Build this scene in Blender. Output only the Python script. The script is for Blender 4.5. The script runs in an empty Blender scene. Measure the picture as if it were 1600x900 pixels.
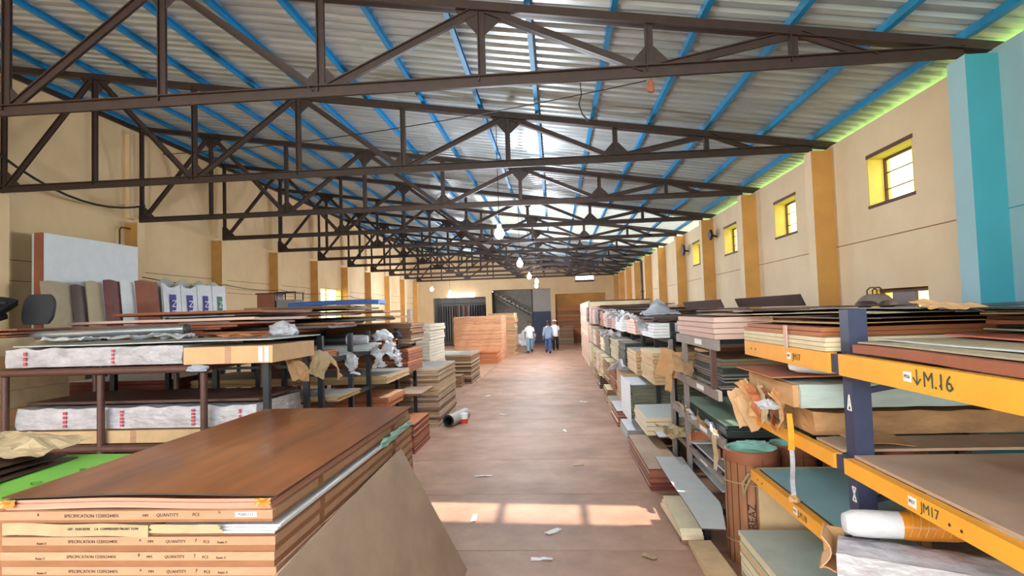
import bpy, bmesh, math, random
from mathutils import Vector, Matrix, noise, Euler

random.seed(7)
S = bpy.context.scene
COL = S.collection
R_ = math.radians

# ---------------------------------------------------------------- camera
F, YAW, PIT, ROLL, CH = 904.2, .0733, .0433, -.032, 2.2
fw = Vector((-math.sin(YAW)*math.cos(PIT), math.cos(YAW)*math.cos(PIT), math.sin(PIT)))
rt = Vector((math.cos(YAW), math.sin(YAW), 0)); up = rt.cross(fw)
cr, sr = math.cos(ROLL), math.sin(ROLL)
r2 = cr*rt + sr*up; u2 = -sr*rt + cr*up
cam = bpy.data.cameras.new('camera'); co = bpy.data.objects.new('camera', cam); COL.objects.link(co)
cam.sensor_width = 36; cam.lens = F/1600*36; cam.clip_end = 300; cam.clip_start = .05
mw = Matrix((r2, u2, -fw)).transposed().to_4x4(); mw.translation = (0, 0, CH); co.matrix_world = mw
S.camera = co

# ---------------------------------------------------------------- sky, sun, exposure
W = bpy.data.worlds.new('sky'); S.world = W; W.use_nodes = True
bg = W.node_tree.nodes['Background']
bg.inputs[0].default_value = (0.90, 0.97, 1.0, 1); bg.inputs[1].default_value = 2.35
SUNDIR = Vector((-.36, .44, -.82)).normalized()
sl = bpy.data.lights.new('sun', 'SUN'); so = bpy.data.objects.new('sun', sl); COL.objects.link(so)
sl.energy = 9.0; sl.color = (1.0, .93, .84); sl.angle = R_(.9)
so.rotation_euler = SUNDIR.to_track_quat('-Z', 'Y').to_euler(); so.location = (10, -12, 25)
S.view_settings.view_transform = 'Standard'; S.view_settings.look = 'None'
S.view_settings.gamma = 1; S.view_settings.use_curve_mapping = False
S.view_settings.exposure = 1.72
BULB_W = 100

# ---------------------------------------------------------------- materials
def srgb(h):
    if isinstance(h, str):
        h = h.lstrip('#'); c = [int(h[i:i+2], 16)/255 for i in (0, 2, 4)]
    else: c = [v/255 for v in h]
    return [v/12.92 if v <= .04045 else ((v+.055)/1.055)**2.4 for v in c]
MATS = {}
def M(name, col, rough=.6, metal=0., var=.15, scale=5., col2=None, stretch=(1, 1, 1), bump=0., bscale=30., rnd=.1,
      transp=0., transl=0., detail=4., emit=0., wave=None, coat=0., spec=.5):
    if name in MATS: return MATS[name]
    m = bpy.data.materials.new(name); m.use_nodes = True; nt = m.node_tree; N = nt.nodes; Lk = nt.links
    b = N['Principled BSDF']
    c = srgb(col)
    ca = [min(1, v*(1-var)) for v in c]; cb = srgb(col2) if col2 else [min(1, v*(1+var)) for v in c]
    tc = N.new('ShaderNodeTexCoord'); mp = N.new('ShaderNodeMapping'); oi = N.new('ShaderNodeObjectInfo')
    Lk.new(tc.outputs['Object'], mp.inputs[0]); mp.inputs['Scale'].default_value = stretch
    if rnd:
        mu = N.new('ShaderNodeVectorMath'); mu.operation = 'SCALE'; mu.inputs[0].default_value = (37, 21, 53)
        Lk.new(oi.outputs['Random'], mu.inputs['Scale']); Lk.new(mu.outputs[0], mp.inputs['Location'])
    nz = N.new('ShaderNodeTexNoise'); nz.inputs['Scale'].default_value = scale; nz.inputs['Detail'].default_value = detail
    nz.inputs['Roughness'].default_value = .62
    Lk.new(mp.outputs[0], nz.inputs[0])
    rp = N.new('ShaderNodeValToRGB'); rp.color_ramp.elements[0].position = .32; rp.color_ramp.elements[1].position = .68
    rp.color_ramp.elements[0].color = (*ca, 1); rp.color_ramp.elements[1].color = (*cb, 1)
    Lk.new(nz.outputs[0], rp.inputs[0]); out = rp.outputs[0]
    if wave:
        wv = N.new('ShaderNodeTexWave'); wv.bands_direction = wave[0]; wv.inputs['Scale'].default_value = wave[1]
        wv.inputs['Distortion'].default_value = 2; wv.inputs['Detail'].default_value = 2
        Lk.new(tc.outputs['Object'], wv.inputs[0])
        mx = N.new('ShaderNodeMix'); mx.data_type = 'RGBA'; mx.blend_type = 'MULTIPLY'; mx.inputs['Factor'].default_value = wave[2]
        Lk.new(out, mx.inputs['A']); Lk.new(wv.outputs[0], mx.inputs['B']); out = mx.outputs['Result']
    if rnd:
        mr = N.new('ShaderNodeMapRange'); mr.inputs['To Min'].default_value = 1-rnd; mr.inputs['To Max'].default_value = 1+rnd
        Lk.new(oi.outputs['Random'], mr.inputs[0])
        vm = N.new('ShaderNodeVectorMath'); vm.operation = 'SCALE'
        Lk.new(out, vm.inputs[0]); Lk.new(mr.outputs[0], vm.inputs['Scale']); out = vm.outputs[0]
    Lk.new(out, b.inputs['Base Color'])
    b.inputs['Roughness'].default_value = rough; b.inputs['Metallic'].default_value = metal
    b.inputs['Coat Weight'].default_value = coat; b.inputs['Specular IOR Level'].default_value = spec
    if bump:
        nb = N.new('ShaderNodeTexNoise'); nb.inputs['Scale'].default_value = bscale; nb.inputs['Detail'].default_value = 3
        Lk.new(mp.outputs[0], nb.inputs[0])
        bp = N.new('ShaderNodeBump'); bp.inputs['Strength'].default_value = bump; bp.inputs['Distance'].default_value = .02
        Lk.new(nb.outputs[0], bp.inputs['Height']); Lk.new(bp.outputs[0], b.inputs['Normal'])
    if emit:
        b.inputs['Emission Color'].default_value = (*c, 1); b.inputs['Emission Strength'].default_value = emit
    if transp or transl:
        o = N['Material Output']; cur = b.outputs[0]
        if transl:
            t = N.new('ShaderNodeBsdfTranslucent'); Lk.new(out, t.inputs[0]); x = N.new('ShaderNodeMixShader'); x.inputs[0].default_value = transl
            Lk.new(cur, x.inputs[1]); Lk.new(t.outputs[0], x.inputs[2]); cur = x.outputs[0]
        if transp:
            t = N.new('ShaderNodeBsdfTransparent'); x = N.new('ShaderNodeMixShader'); x.inputs[0].default_value = transp
            Lk.new(cur, x.inputs[1]); Lk.new(t.outputs[0], x.inputs[2]); cur = x.outputs[0]
        Lk.new(cur, o.inputs[0])
    MATS[name] = m; return m

m_floor = M('floor_stone', '#a98069', .62, var=.2, scale=1.6, col2='#bb937b', spec=.3, bump=.12, bscale=14, rnd=.05, detail=8)
m_floorbed = M('floor_bed', '#6f5348', .9)
m_cream = M('cream_paint', '#dfc3a0', .8, var=.07, scale=.7, bump=.05, rnd=0, col2='#e6cdac')
m_creamL = M('cream_paint_warm', '#e6c596', .8, var=.08, scale=.6, bump=.05, rnd=0, col2='#ecd0a4')
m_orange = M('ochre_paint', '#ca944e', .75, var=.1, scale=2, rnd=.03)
m_sky = M('sky_blue_paint', '#95b7c3', .75, var=.06, scale=1.2, rnd=0)
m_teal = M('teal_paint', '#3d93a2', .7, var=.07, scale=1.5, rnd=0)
m_roof = M('galvanised_roof', '#b2bbbe', .36, metal=.35, var=.16, scale=2.2, stretch=(.3, 1.5, 1), rnd=.06)
m_sky_sheet = M('fibreglass_sheet', '#cfd6cc', .5, var=.08, transp=.30, transl=.2, rnd=.03)
m_sky_dim = M('added_dim_skylight', '#b4bab2', .5, var=.1, transp=.065, transl=.02, rnd=.03)  # translucent sheets added to let a faint sun patch onto the far floor
m_purlin = M('purlin_blue', '#1383bd', .45, var=.1, rnd=.06)
m_truss = M('truss_brown', '#382824', .5, metal=.15, var=.18, scale=7, rnd=.08)
m_gusset = M('gusset_brown', '#352825', .6, metal=.1, var=.15, rnd=.05)
m_grass = M('grass_ground', '#7fa544', .95, var=.3, scale=2, rnd=0)
m_yardwall = M('yard_wall_yellow', '#ece5a0', .9, var=.15, scale=1.4, rnd=0, col2='#dfe8b0')
m_yellow = M('yellow_paint', '#e4c266', .8, var=.08, rnd=0)
m_blackmetal = M('black_metal', '#22242b', .45, metal=.3, var=.2, rnd=.08)
m_navy = M('navy_post', '#353b55', .5, var=.15, scale=9, rnd=.05)
m_beam = M('orange_beam', '#f2a531', .45, var=.07, scale=4, rnd=.05)
m_greybeam = M('grey_beam', '#8b7f78', .5, var=.15, scale=6, rnd=.08)
m_rackbrown = M('rack_brown', '#5b3b33', .5, var=.15, scale=8, rnd=.05)
m_carton = M('carton', '#bc9070', .85, var=.1, scale=7, stretch=(1, 1, 4), rnd=.06)
m_cartondk = M('carton_dark', '#9a6746', .85, var=.12, scale=7, stretch=(1, 1, 4), rnd=.07)
m_card = M('cardboard', '#c39668', .9, var=.1, scale=8, rnd=.1)
m_cardpale = M('cardboard_pale', '#d4a97e', .9, var=.08, scale=6, rnd=.06)
m_cardin = M('kraft_paper', '#bfa682', .9, var=.12, scale=6, rnd=.1)
m_ply = M('plywood_face', '#b1957e', .7, var=.16, scale=2.2, stretch=(1, .6, 1), rnd=.08, detail=6)
m_plyedge = M('plywood_edge', '#c19c66', .8, var=.2, scale=3, stretch=(1, 1, 60), rnd=.12)
m_wood = M('walnut_laminate', '#7b4627', .3, var=.25, scale=1.1, stretch=(6, .8, 1), rnd=.05, col2='#a2623a', detail=8, coat=.1)
m_dkedge = M('dark_edge', '#2a2422', .5, var=.2, rnd=.1)
m_pink = M('pink_edge', '#d6b2a5', .8, var=.12, scale=3, stretch=(1, 1, 90), rnd=.08)
m_white = M('white_laminate', '#e3e5e8', .5, var=.04, rnd=.05)
m_greysheet = M('grey_white_laminate', '#c3c6c4', .45, var=.05, rnd=.06)
m_plastic = M('clear_wrap', '#b8b4ba', .22, var=.22, scale=5, bump=.9, bscale=11, rnd=.05, stretch=(1, 1, 2.2))
m_plasticg = M('clear_wrap_green', '#b9c8c2', .3, var=.12, scale=4, bump=.7, bscale=12, rnd=.05, stretch=(.6, 1, 2))
m_film = M('white_film', '#d3d3d7', .35, var=.06, bump=.6, bscale=15, rnd=.05)
m_red = M('red_print', '#c8485a', .7, rnd=0)
m_ink = M('black_ink', '#33261f', .8, rnd=0)
m_inkpurple = M('purple_ink', '#4c47a0', .7, rnd=0)
m_paperwhite = M('paper_white', '#efedea', .8, var=.03, rnd=.03)
m_green = M('green_sheet', '#7fbf4e', .55, var=.1, rnd=.03)
m_dkbrown = M('dark_brown_laminate', '#4a2e25', .45, var=.2, scale=3, rnd=.15)
m_redbrown = M('red_brown_board', '#93563c', .7, var=.15, scale=3, rnd=.12)
m_orangebd = M('orange_board', '#b87148', .7, var=.12, scale=3, stretch=(.5, 1, 3), rnd=.1)
m_peach = M('peach_board', '#d8a37c', .75, var=.1, scale=3, rnd=.08)
m_maroon = M('maroon_board', '#6b2a1f', .5, var=.15, rnd=.15)
m_tan = M('tan_board', '#c4a47c', .8, var=.1, rnd=.1)
m_brown = M('brown_board', '#8a6547', .8, var=.12, rnd=.1)
m_cream2 = M('cream_board', '#d9c8a6', .75, var=.07, rnd=.08)
m_olive = M('olive_edge', '#6f6d57', .8, var=.12, rnd=.12)
m_dkgreen = M('dark_green_edge', '#343d38', .5, var=.2, rnd=.3)
m_paleg = M('pale_green_laminate', '#93aa94', .45, var=.07, rnd=.04)
m_tealsheet = M('teal_laminate', '#8bb2b7', .5, var=.05, rnd=.04)
m_greytop = M('grey_top', '#a9a39a', .6, var=.08, rnd=.08)
m_beige = M('beige_sheet', '#b3a184', .6, var=.06, rnd=.06)
m_rose = M('rose_sheet', '#c4705a', .5, var=.06, rnd=.04)
m_redsheet = M('red_sheet', '#cf3b2b', .5, var=.06, rnd=.04)
m_dkgrey = M('charcoal_sheet', '#2f3231', .4, var=.15, rnd=.2)
m_greycloth = M('grey_cloth', '#a5a8b4', .85, var=.12, bump=.5, bscale=8, rnd=.05)
m_aqua = M('aqua_paper', '#9fd2c5', .6, var=.1, rnd=.05)
m_bluesheet = M('blue_tarpaulin', '#2a5da8', .5, var=.12, rnd=.05)
m_steel = M('steel_tube', '#9b9ea4', .35, metal=.7, var=.08, rnd=.05)
m_chair = M('black_upholstery', '#23252c', .7, var=.15, rnd=.05)
m_skin = M('skin_brown', '#8a5a43', .6, rnd=.05)
m_hair = M('black_hair', '#17130f', .7, rnd=.05)
m_shirtw = M('white_shirt', '#e4eaf2', .85, var=.05, rnd=0)
m_shirtc = M('checked_shirt', '#a9bede', .85, var=.1, rnd=0, wave=('X', 14, .45))
m_jeans = M('light_jeans', '#7fa4bd', .85, var=.1, rnd=0)
m_jeansd = M('blue_jeans', '#46689a', .85, var=.12, rnd=0)
m_black = M('black_cloth', '#1d1d20', .85, rnd=0)
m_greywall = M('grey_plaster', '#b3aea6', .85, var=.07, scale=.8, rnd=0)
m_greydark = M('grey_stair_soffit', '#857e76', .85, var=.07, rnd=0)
m_bluedoor = M('slate_blue_door', '#3c4560', .6, var=.08, rnd=0)
m_bulb = M('bulb_glow', '#e6f0ff', .4, rnd=0, var=0, emit=38)
m_tube = M('tube_glow', '#f0f4ff', .4, rnd=0, var=0, emit=16)
m_twine = M('twine', '#a68e63', .9, rnd=.05)
m_veneer = M('veneer_wrap', '#9a6645', .55, var=.2, scale=4, stretch=(1, 1, .15), rnd=.04, wave=None)
m_cable = M('black_cable', '#1c1918', .6, rnd=0)
m_rust = M('rust_frame', '#5a3426', .7, var=.2, rnd=.05)
m_orangetape = M('orange_tape', '#c47a1d', .3, var=.2, scale=8, rnd=0, coat=.4)
m_label = M('paper_label', '#e9e4e4', .7, var=.03, rnd=0)

# ---------------------------------------------------------------- mesh helpers
class MB:
    def __init__(s): s.v = []; s.f = []; s.m = []
    def quadbox(s, P, m=0, mt=None):
        i = len(s.v); s.v += [tuple(p) for p in P]
        fs = [(0, 3, 2, 1), (4, 5, 6, 7), (0, 1, 5, 4), (1, 2, 6, 5), (2, 3, 7, 6), (3, 0, 4, 7)]
        for k, q in enumerate(fs):
            s.f.append(tuple(i+a for a in q)); s.m.append(mt if (mt is not None and k < 2) else m)
        return s
    def box(s, x0, x1, y0, y1, z0, z1, m=0, mt=None):
        return s.quadbox([(x0, y0, z0), (x1, y0, z0), (x1, y1, z0), (x0, y1, z0), (x0, y0, z1), (x1, y0, z1), (x1, y1, z1), (x0, y1, z1)], m, mt)
    def obox(s, c, size, M3, m=0):
        c = Vector(c); a, b, d = [v/2 for v in size]
        return s.quadbox([c+M3@Vector(p) for p in [(-a, -b, -d), (a, -b, -d), (a, b, -d), (-a, b, -d), (-a, -b, d), (a, -b, d), (a, b, d), (-a, b, d)]], m)
    def bar(s, p, q, w, h, m=0, side=Vector((0, 1, 0)), off=(0, 0)):
        p = Vector(p); q = Vector(q); d = (q-p).normalized(); sd = (side-d*side.dot(d)).normalized(); n = d.cross(sd)
        o = sd*off[0]+n*off[1]; P = []
        for e in (p, q):
            P += [e+o-sd*w/2-n*h/2, e+o+sd*w/2-n*h/2, e+o+sd*w/2+n*h/2, e+o-sd*w/2+n*h/2]
        return s.quadbox(P, m)
    def cyl(s, p, q, r, seg=10, m=0, r2=None, caps=True, mcap=None):
        p = Vector(p); q = Vector(q); d = (q-p).normalized(); a = d.orthogonal().normalized(); b = d.cross(a)
        i = len(s.v); r2 = r if r2 is None else r2
        for e, rr in ((p, r), (q, r2)):
            for k in range(seg):
                t = 2*math.pi*k/seg; s.v.append(tuple(e+(a*math.cos(t)+b*math.sin(t))*rr))
        for k in range(seg):
            n = (k+1) % seg; s.f.append((i+k, i+n, i+seg+n, i+seg+k)); s.m.append(m)
        if caps:
            s.f.append(tuple(i+k for k in reversed(range(seg)))); s.m.append(m if mcap is None else mcap)
            s.f.append(tuple(i+seg+k for k in range(seg))); s.m.append(m if mcap is None else mcap)
        return s
    def tube(s, pts, r, seg=6, m=0):
        pts = [Vector(p) for p in pts]; i0 = len(s.v); n = len(pts)
        for j, p in enumerate(pts):
            d = (pts[min(j+1, n-1)]-pts[max(j-1, 0)]).normalized()
            a = d.cross(Vector((0, 0, 1))); a = a.normalized() if a.length > 1e-3 else Vector((1, 0, 0)); b = d.cross(a)
            for k in range(seg):
                t = 2*math.pi*k/seg; s.v.append(tuple(p+(a*math.cos(t)+b*math.sin(t))*r))
        for j in range(n-1):
            for k in range(seg):
                k2 = (k+1) % seg; s.f.append((i0+j*seg+k, i0+j*seg+k2, i0+(j+1)*seg+k2, i0+(j+1)*seg+k)); s.m.append(m)
        s.f.append(tuple(i0+k for k in reversed(range(seg)))); s.m.append(m)
        s.f.append(tuple(i0+(n-1)*seg+k for k in range(seg))); s.m.append(m)
        return s
    def lathe(s, prof, c=(0, 0, 0), seg=20, m=0, ms=None, wob=0):
        i = len(s.v); n = len(prof)
        for j, (r, z) in enumerate(prof):
            for k in range(seg):
                t = 2*math.pi*k/seg; rr = r*(1+wob*math.sin(3*t+z*9)+wob*.6*math.sin(7*t+2))
                s.v.append((c[0]+rr*math.cos(t), c[1]+rr*math.sin(t), c[2]+z))
        for j in range(n-1):
            for k in range(seg):
                k2 = (k+1) % seg; s.f.append((i+j*seg+k, i+j*seg+k2, i+(j+1)*seg+k2, i+(j+1)*seg+k)); s.m.append(ms[j] if ms else m)
        return s
    def prism(s, pts, ext, m=0):
        ext = Vector(ext); i = len(s.v); n = len(pts)
        s.v += [tuple(Vector(p)) for p in pts]+[tuple(Vector(p)+ext) for p in pts]
        s.f.append(tuple(i+k for k in reversed(range(n)))); s.m.append(m); s.f.append(tuple(i+n+k for k in range(n))); s.m.append(m)
        for k in range(n):
            k2 = (k+1) % n; s.f.append((i+k, i+k2, i+n+k2, i+n+k)); s.m.append(m)
        return s
    def slab(s, fn, nu, nv, th, m=0, me=None, mb=None):
        """solid sheet of thickness th below the surface fn(u,v); th along the local normal"""
        i = len(s.v); G = [[Vector(fn(a/nu, b/nv)) for b in range(nv+1)] for a in range(nu+1)]
        nn = (nu+1)*(nv+1); top = []; bot = []
        for a in range(nu+1):
            for b in range(nv+1):
                du = G[min(a+1, nu)][b]-G[max(a-1, 0)][b]; dv = G[a][min(b+1, nv)]-G[a][max(b-1, 0)]
                n = du.cross(dv); n = n.normalized() if n.length > 1e-9 else Vector((0, 0, 1))
                top.append(tuple(G[a][b])); bot.append(tuple(G[a][b]-n*th))
        s.v += top+bot
        me = m if me is None else me; mb = m if mb is None else mb
        id = lambda a, b, k=0: i+k*nn+a*(nv+1)+b
        for a in range(nu):
            for b in range(nv):
                s.f.append((id(a, b), id(a+1, b), id(a+1, b+1), id(a, b+1))); s.m.append(m)
                s.f.append((id(a, b+1, 1), id(a+1, b+1, 1), id(a+1, b, 1), id(a, b, 1))); s.m.append(mb)
        for a in range(nu):
            s.f.append((id(a, 0, 1), id(a+1, 0, 1), id(a+1, 0), id(a, 0))); s.m.append(me)
            s.f.append((id(a, nv), id(a+1, nv), id(a+1, nv, 1), id(a, nv, 1))); s.m.append(me)
        for b in range(nv):
            s.f.append((id(0, b), id(0, b+1), id(0, b+1, 1), id(0, b, 1))); s.m.append(me)
            s.f.append((id(nu, b, 1), id(nu, b+1, 1), id(nu, b+1), id(nu, b))); s.m.append(me)
        return s
    def mesh(s, name, mats, smooth=False):
        me = bpy.data.meshes.new(name); me.from_pydata(s.v, [], s.f)
        for x in (mats if isinstance(mats, (list, tuple)) else [mats]): me.materials.append(x)
        me.polygons.foreach_set('material_index', s.m)
        if smooth: me.polygons.foreach_set('use_smooth', [True]*len(s.f))
        me.update()
        if smooth: me.set_sharp_from_angle(angle=R_(42))
        return me
    def build(s, name, mats, parent=None, smooth=False, loc=None, rot=None):
        return link(name, s.mesh(name, mats, smooth), parent, loc, rot)
def link(name, me, parent=None, loc=None, rot=None):
    o = bpy.data.objects.new(name, me); COL.objects.link(o)
    if parent is not None: o.parent = parent
    if loc is not None: o.location = loc
    if rot is not None: o.rotation_euler = rot
    return o
def tag(o, label, cat, group=None, kind=None):
    if label: o['label'] = label
    if cat: o['category'] = cat
    if group: o['group'] = group
    if kind: o['kind'] = kind
    return o
def thing(name, label, cat, loc=(0, 0, 0), rz=0, group=None):
    o = link(name, None, None, loc, (0, 0, rz)); o.empty_display_size = .1
    return tag(o, label, cat, group)
def struct(o):
    o['kind'] = 'structure'; return o
def text_mesh(body, size, mat):
    cu = bpy.data.curves.new('print', 'FONT'); cu.body = body; cu.size = size; cu.extrude = .0006; cu.align_x = 'CENTER'; cu.align_y = 'CENTER'
    cu.resolution_u = 2
    o = bpy.data.objects.new('print', cu); COL.objects.link(o)
    dg = bpy.context.evaluated_depsgraph_get(); me = bpy.data.meshes.new_from_object(o.evaluated_get(dg))
    bpy.data.objects.remove(o); bpy.data.curves.remove(cu)
    me.materials.clear(); me.materials.append(mat); return me
TXT = {}
def text(body, size, mat, loc, rot, parent=None, name='printed_text', sx=1):
    k = (body, round(size, 4), mat.name)
    if k not in TXT: TXT[k] = text_mesh(body, size, mat)
    o = link(name, TXT[k], parent, loc, rot); o.scale = (sx, 1, 1); return o
FRONT = (R_(90), 0, 0)                 # print on a face that looks at the camera (-Y)
AISLE_R = (R_(90), 0, R_(-90))         # print on a face that looks at the aisle from the right side (-X)
AISLE_L = (R_(90), 0, R_(90))          # print on a face that looks at the aisle from the left side (+X)
BOXES = {}
def boxmesh(sx, sy, sz, edge, top):
    k = (round(sx, 3), round(sy, 3), round(sz, 4), edge.name, top.name)
    if k not in BOXES:
        BOXES[k] = MB().box(-sx/2, sx/2, -sy/2, sy/2, 0, sz, 0, 1).mesh('sheet', [edge, top])
    return BOXES[k]
def stack(name, label, cat, group, x0, x1, y0, y1, z0, n, t, mats, jit=.012, rot=.004, top=None, toplabel=None, seed=0):
    """n boards lying on each other, each an object of its own; mats = list of (edge, face) cycled at random"""
    rg = random.Random(int(abs(x0)*1000)*7+int(y0*100)*13+n+seed)
    z = z0; L = []
    OD = ['lowest', 'second', 'third', 'fourth', 'fifth', 'sixth', 'seventh', 'eighth', 'ninth', 'tenth', 'eleventh', 'twelfth', 'thirteenth']
    for k in range(n):
        e, f = mats[rg.randrange(len(mats))]
        if k == n-1 and top is not None: f = top
        o = link(name, boxmesh(x1-x0, y1-y0, t-max(.0012, min(.006, t*.1)), e, f), None,
                 ((x0+x1)/2+rg.uniform(-jit, jit), (y0+y1)/2+rg.uniform(-jit, jit), z), (0, 0, rg.uniform(-rot, rot)))
        lb_ = toplabel if (toplabel and k == n-1) else label
        if not (toplabel and k == n-1) and 1 < n <= 13:
            sx_ = 'topmost' if k == n-1 else 'lowest' if k == 0 else OD[k]+' from below'
            if len(lb_.split())+len(sx_.split()) > 16: sx_ = sx_.replace(' from below', ' up')
            if len(lb_.split())+len(sx_.split()) <= 16: lb_ += ', '+sx_
        tag(o, lb_, cat, group); z += t; L.append(o)
    return z
def warped(name, label, cat, x0, x1, y0, y1, z, t, mats, amp=.02, seed=1, rz=0, group=None, curl=0, parent=None, n=10):
    """a thin sheet that sags and waves; origin at its middle"""
    sx, sy = (x1-x0)/2, (y1-y0)/2
    def fn(u, v):
        X = (u*2-1)*sx; Y = (v*2-1)*sy
        w = noise.noise(Vector((X*.9+seed*7.3, Y*.9, seed*3.1)))
        return (X, Y, t+max(0, amp*.55+amp*w)+curl*max(0, abs(2*v-1)-.75)**2*8)
    o = MB().slab(fn, n, n, t, 0, 1, 0).build(name, mats, parent, True, ((x0+x1)/2, (y0+y1)/2, z), (0, 0, rz))
    return tag(o, label, cat, group) if parent is None else o
def crumple(name, label, cat, c, sx, sy, mat, amp=.05, seed=1, rot=(0, 0, 0), n=12, th=.004, freq=5, droop=0, group=None, parent=None):
    """a crumpled piece of paper, film or card"""
    def fn(u, v):
        X = (u-.5)*sx; Y = (v-.5)*sy
        edge = 1+.18*noise.noise(Vector((u*4+seed, v*4, 2.2)))
        w = noise.noise(Vector((X*freq+seed*5, Y*freq, seed)))*amp+abs(noise.noise(Vector((X*freq*2.3, Y*freq*2.3+seed, 4))))*amp*.6
        return (X*edge, Y*edge, w-droop*max(0, v-.4)**2)
    o = MB().slab(fn, n, n, th).build(name, mat, parent, False, c, rot)
    return tag(o, label, cat, group) if parent is None else o
def heap(name, label, cat, c, r, mat, seed=1, sq=(1, 1, .7), amp=.35, group=None):
    """a bunched bag or wad: a closed lumpy body"""
    bm = bmesh.new(); bmesh.ops.create_icosphere(bm, subdivisions=3, radius=1)
    for v in bm.verts:
        d = v.co.normalized(); k = 1+amp*noise.noise(d*2.1+Vector((seed*3.7, 0, 0)))+amp*.6*abs(noise.noise(d*5+Vector((0, seed, 0))))
        v.co = Vector((d.x*sq[0], d.y*sq[1], d.z*sq[2]))*r*k
        if v.co.z < -r*sq[2]*.6: v.co.z = -r*sq[2]*.6
    me = bpy.data.meshes.new(name); bm.to_mesh(me); bm.free(); me.materials.append(mat)
    o = link(name, me, None, (c[0], c[1], c[2]+r*sq[2]*.6)); return tag(o, label, cat, group)

# ================================================================ SETTING
XL, XR = -9.59, 4.23            # inner faces of the side walls
PL, PR = -9.29, 3.93            # inner faces of the pillars
HC, D0, SP, NT = 4.51, 5.79, 3.3, 11
YB, YF = 40.5, -5.0
def roofz(x): return 5.505-.152*(x+.67)

# floor: bedding and stone slabs
fl = struct(MB().box(XL-.3, XR+.3, YF, YB+4.5, -.3, -.03).build('floor', m_floorbed))
ys = [YF]
while ys[-1] < YB+4: ys.append(ys[-1]+(1.66 if ys[-1] < 20 else 3.32))
off = 5.45-ys[min(range(len(ys)), key=lambda i: abs(ys[i]-5.45))]
xs = [XL-.3, -6.4, -2.62, 1.62, 4.5]
for j in range(len(ys)-1):
    sh = 0
    cx = [XL-.3]+[x+sh for x in xs[1:-1]]+[XR+.3]
    for a in range(4):
        sx, sy = cx[a+1]-cx[a]-.008, ys[j+1]-ys[j]-.010
        link('stone_slab', boxmesh(sx, sy, .03+random.Random(j*4+a).choice((0, .0012, .0006)), m_floor, m_floor), fl,
             ((cx[a]+cx[a+1])/2, (ys[j]+ys[j+1])/2+off, -.0305))
# the yard outside
struct(MB().box(-60, XL-.5, -60, 90, -.6, -.1).build('ground_yard', m_grass))
struct(MB().box(XR+.5, 60, -60, 90, -.6, -.1).build('ground_yard', m_grass))
struct(MB().box(XL-.5, XR+.5, -60, YF-.02, -.6, -.06).build('ground_apron', M('concrete_apron', '#b9aea2', .9, rnd=0)))
tag(MB().box(9.5, 9.75, -8, 46, -.1, 6.6).build('boundary_wall', m_yardwall), 'yellow boundary wall seen through the right windows', 'wall', kind='structure')
tag(MB().box(-12.6, -12.4, 10, 44, -.1, 5.2).build('boundary_wall', m_yardwall), 'yellow neighbouring wall seen through the left opening', 'wall', kind='structure')

def holed_wall(axis, pos, th, a0, a1, z0, z1, holes, matfn, mats, name):
    """axis 'x': wall in the plane x=pos spanning y a0..a1; axis 'y' likewise"""
    A = sorted({a0, a1, *[h[0] for h in holes], *[h[1] for h in holes]}); Zs = sorted({z0, z1, *[h[2] for h in holes], *[h[3] for h in holes]})
    b = MB()
    for i in range(len(A)-1):
        for j in range(len(Zs)-1):
            ca, cz = (A[i]+A[i+1])/2, (Zs[j]+Zs[j+1])/2
            if any(h[0] < ca < h[1] and h[2] < cz < h[3] for h in holes): continue
            m = matfn(ca)
            if axis == 'x': b.box(pos, pos+th, A[i], A[i+1], Zs[j], Zs[j+1], m)
            else: b.box(A[i], A[i+1], pos, pos+th, Zs[j], Zs[j+1], m)
    return struct(b.build(name, mats))
# right wall
win_r = []
for n in range(4): win_r.append((7.02+SP*n, 8.02+SP*n, 3.46, 4.12))
low = (6.9, 8.12, 1.85, 2.36)
BL = D0+.13
yy = sorted({YF, BL, YB})
wr = holed_wall('x', XR, .28, YF, YB, 0, 4.56, win_r+[low, (-99, BL, -9, -8), (26.6, 27.4, 3.3, 3.9)], lambda a: 0 if a > BL else 1, [m_cream, m_sky], 'wall_right')
HWL = 6.80
lw = (22.5, 25.4, 2.25, 3.52)
wl = holed_wall('x', XL-.25, .25, YF, YB, 0, HWL, [lw], lambda a: 0, [m_creamL], 'wall_left')
# plaster courses / grooves as shallow ribs
for z in (3.02,): 
    MB().box(XR-.006, XR, BL+.2, YB, z, z+.012).build('plaster_joint', m_cartondk, wr)
    MB().box(XR-.006, XR, YF, BL, z, z+.010).build('plaster_joint', m_teal, wr)
for z in (3.05, 3.42):
    MB().box(XL, XL+.006, D0, YB, z, z+.014).build('plaster_joint', m_cartondk, wl)
# pillars (parts of the walls): sides ochre, inner face as the wall
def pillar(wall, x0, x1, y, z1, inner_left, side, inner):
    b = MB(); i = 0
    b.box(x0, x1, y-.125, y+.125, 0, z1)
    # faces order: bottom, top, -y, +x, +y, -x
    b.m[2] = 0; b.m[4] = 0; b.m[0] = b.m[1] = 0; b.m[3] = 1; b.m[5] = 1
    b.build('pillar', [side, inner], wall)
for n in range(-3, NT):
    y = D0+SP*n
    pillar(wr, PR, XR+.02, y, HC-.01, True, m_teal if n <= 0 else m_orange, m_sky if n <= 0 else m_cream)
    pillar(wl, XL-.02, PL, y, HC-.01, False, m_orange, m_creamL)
    if n > 0: MB().box(XL, XL+.10, y-.1, y+.1, HC+.1, HWL-.25).build('pillar_head', [m_creamL], wl)
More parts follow.
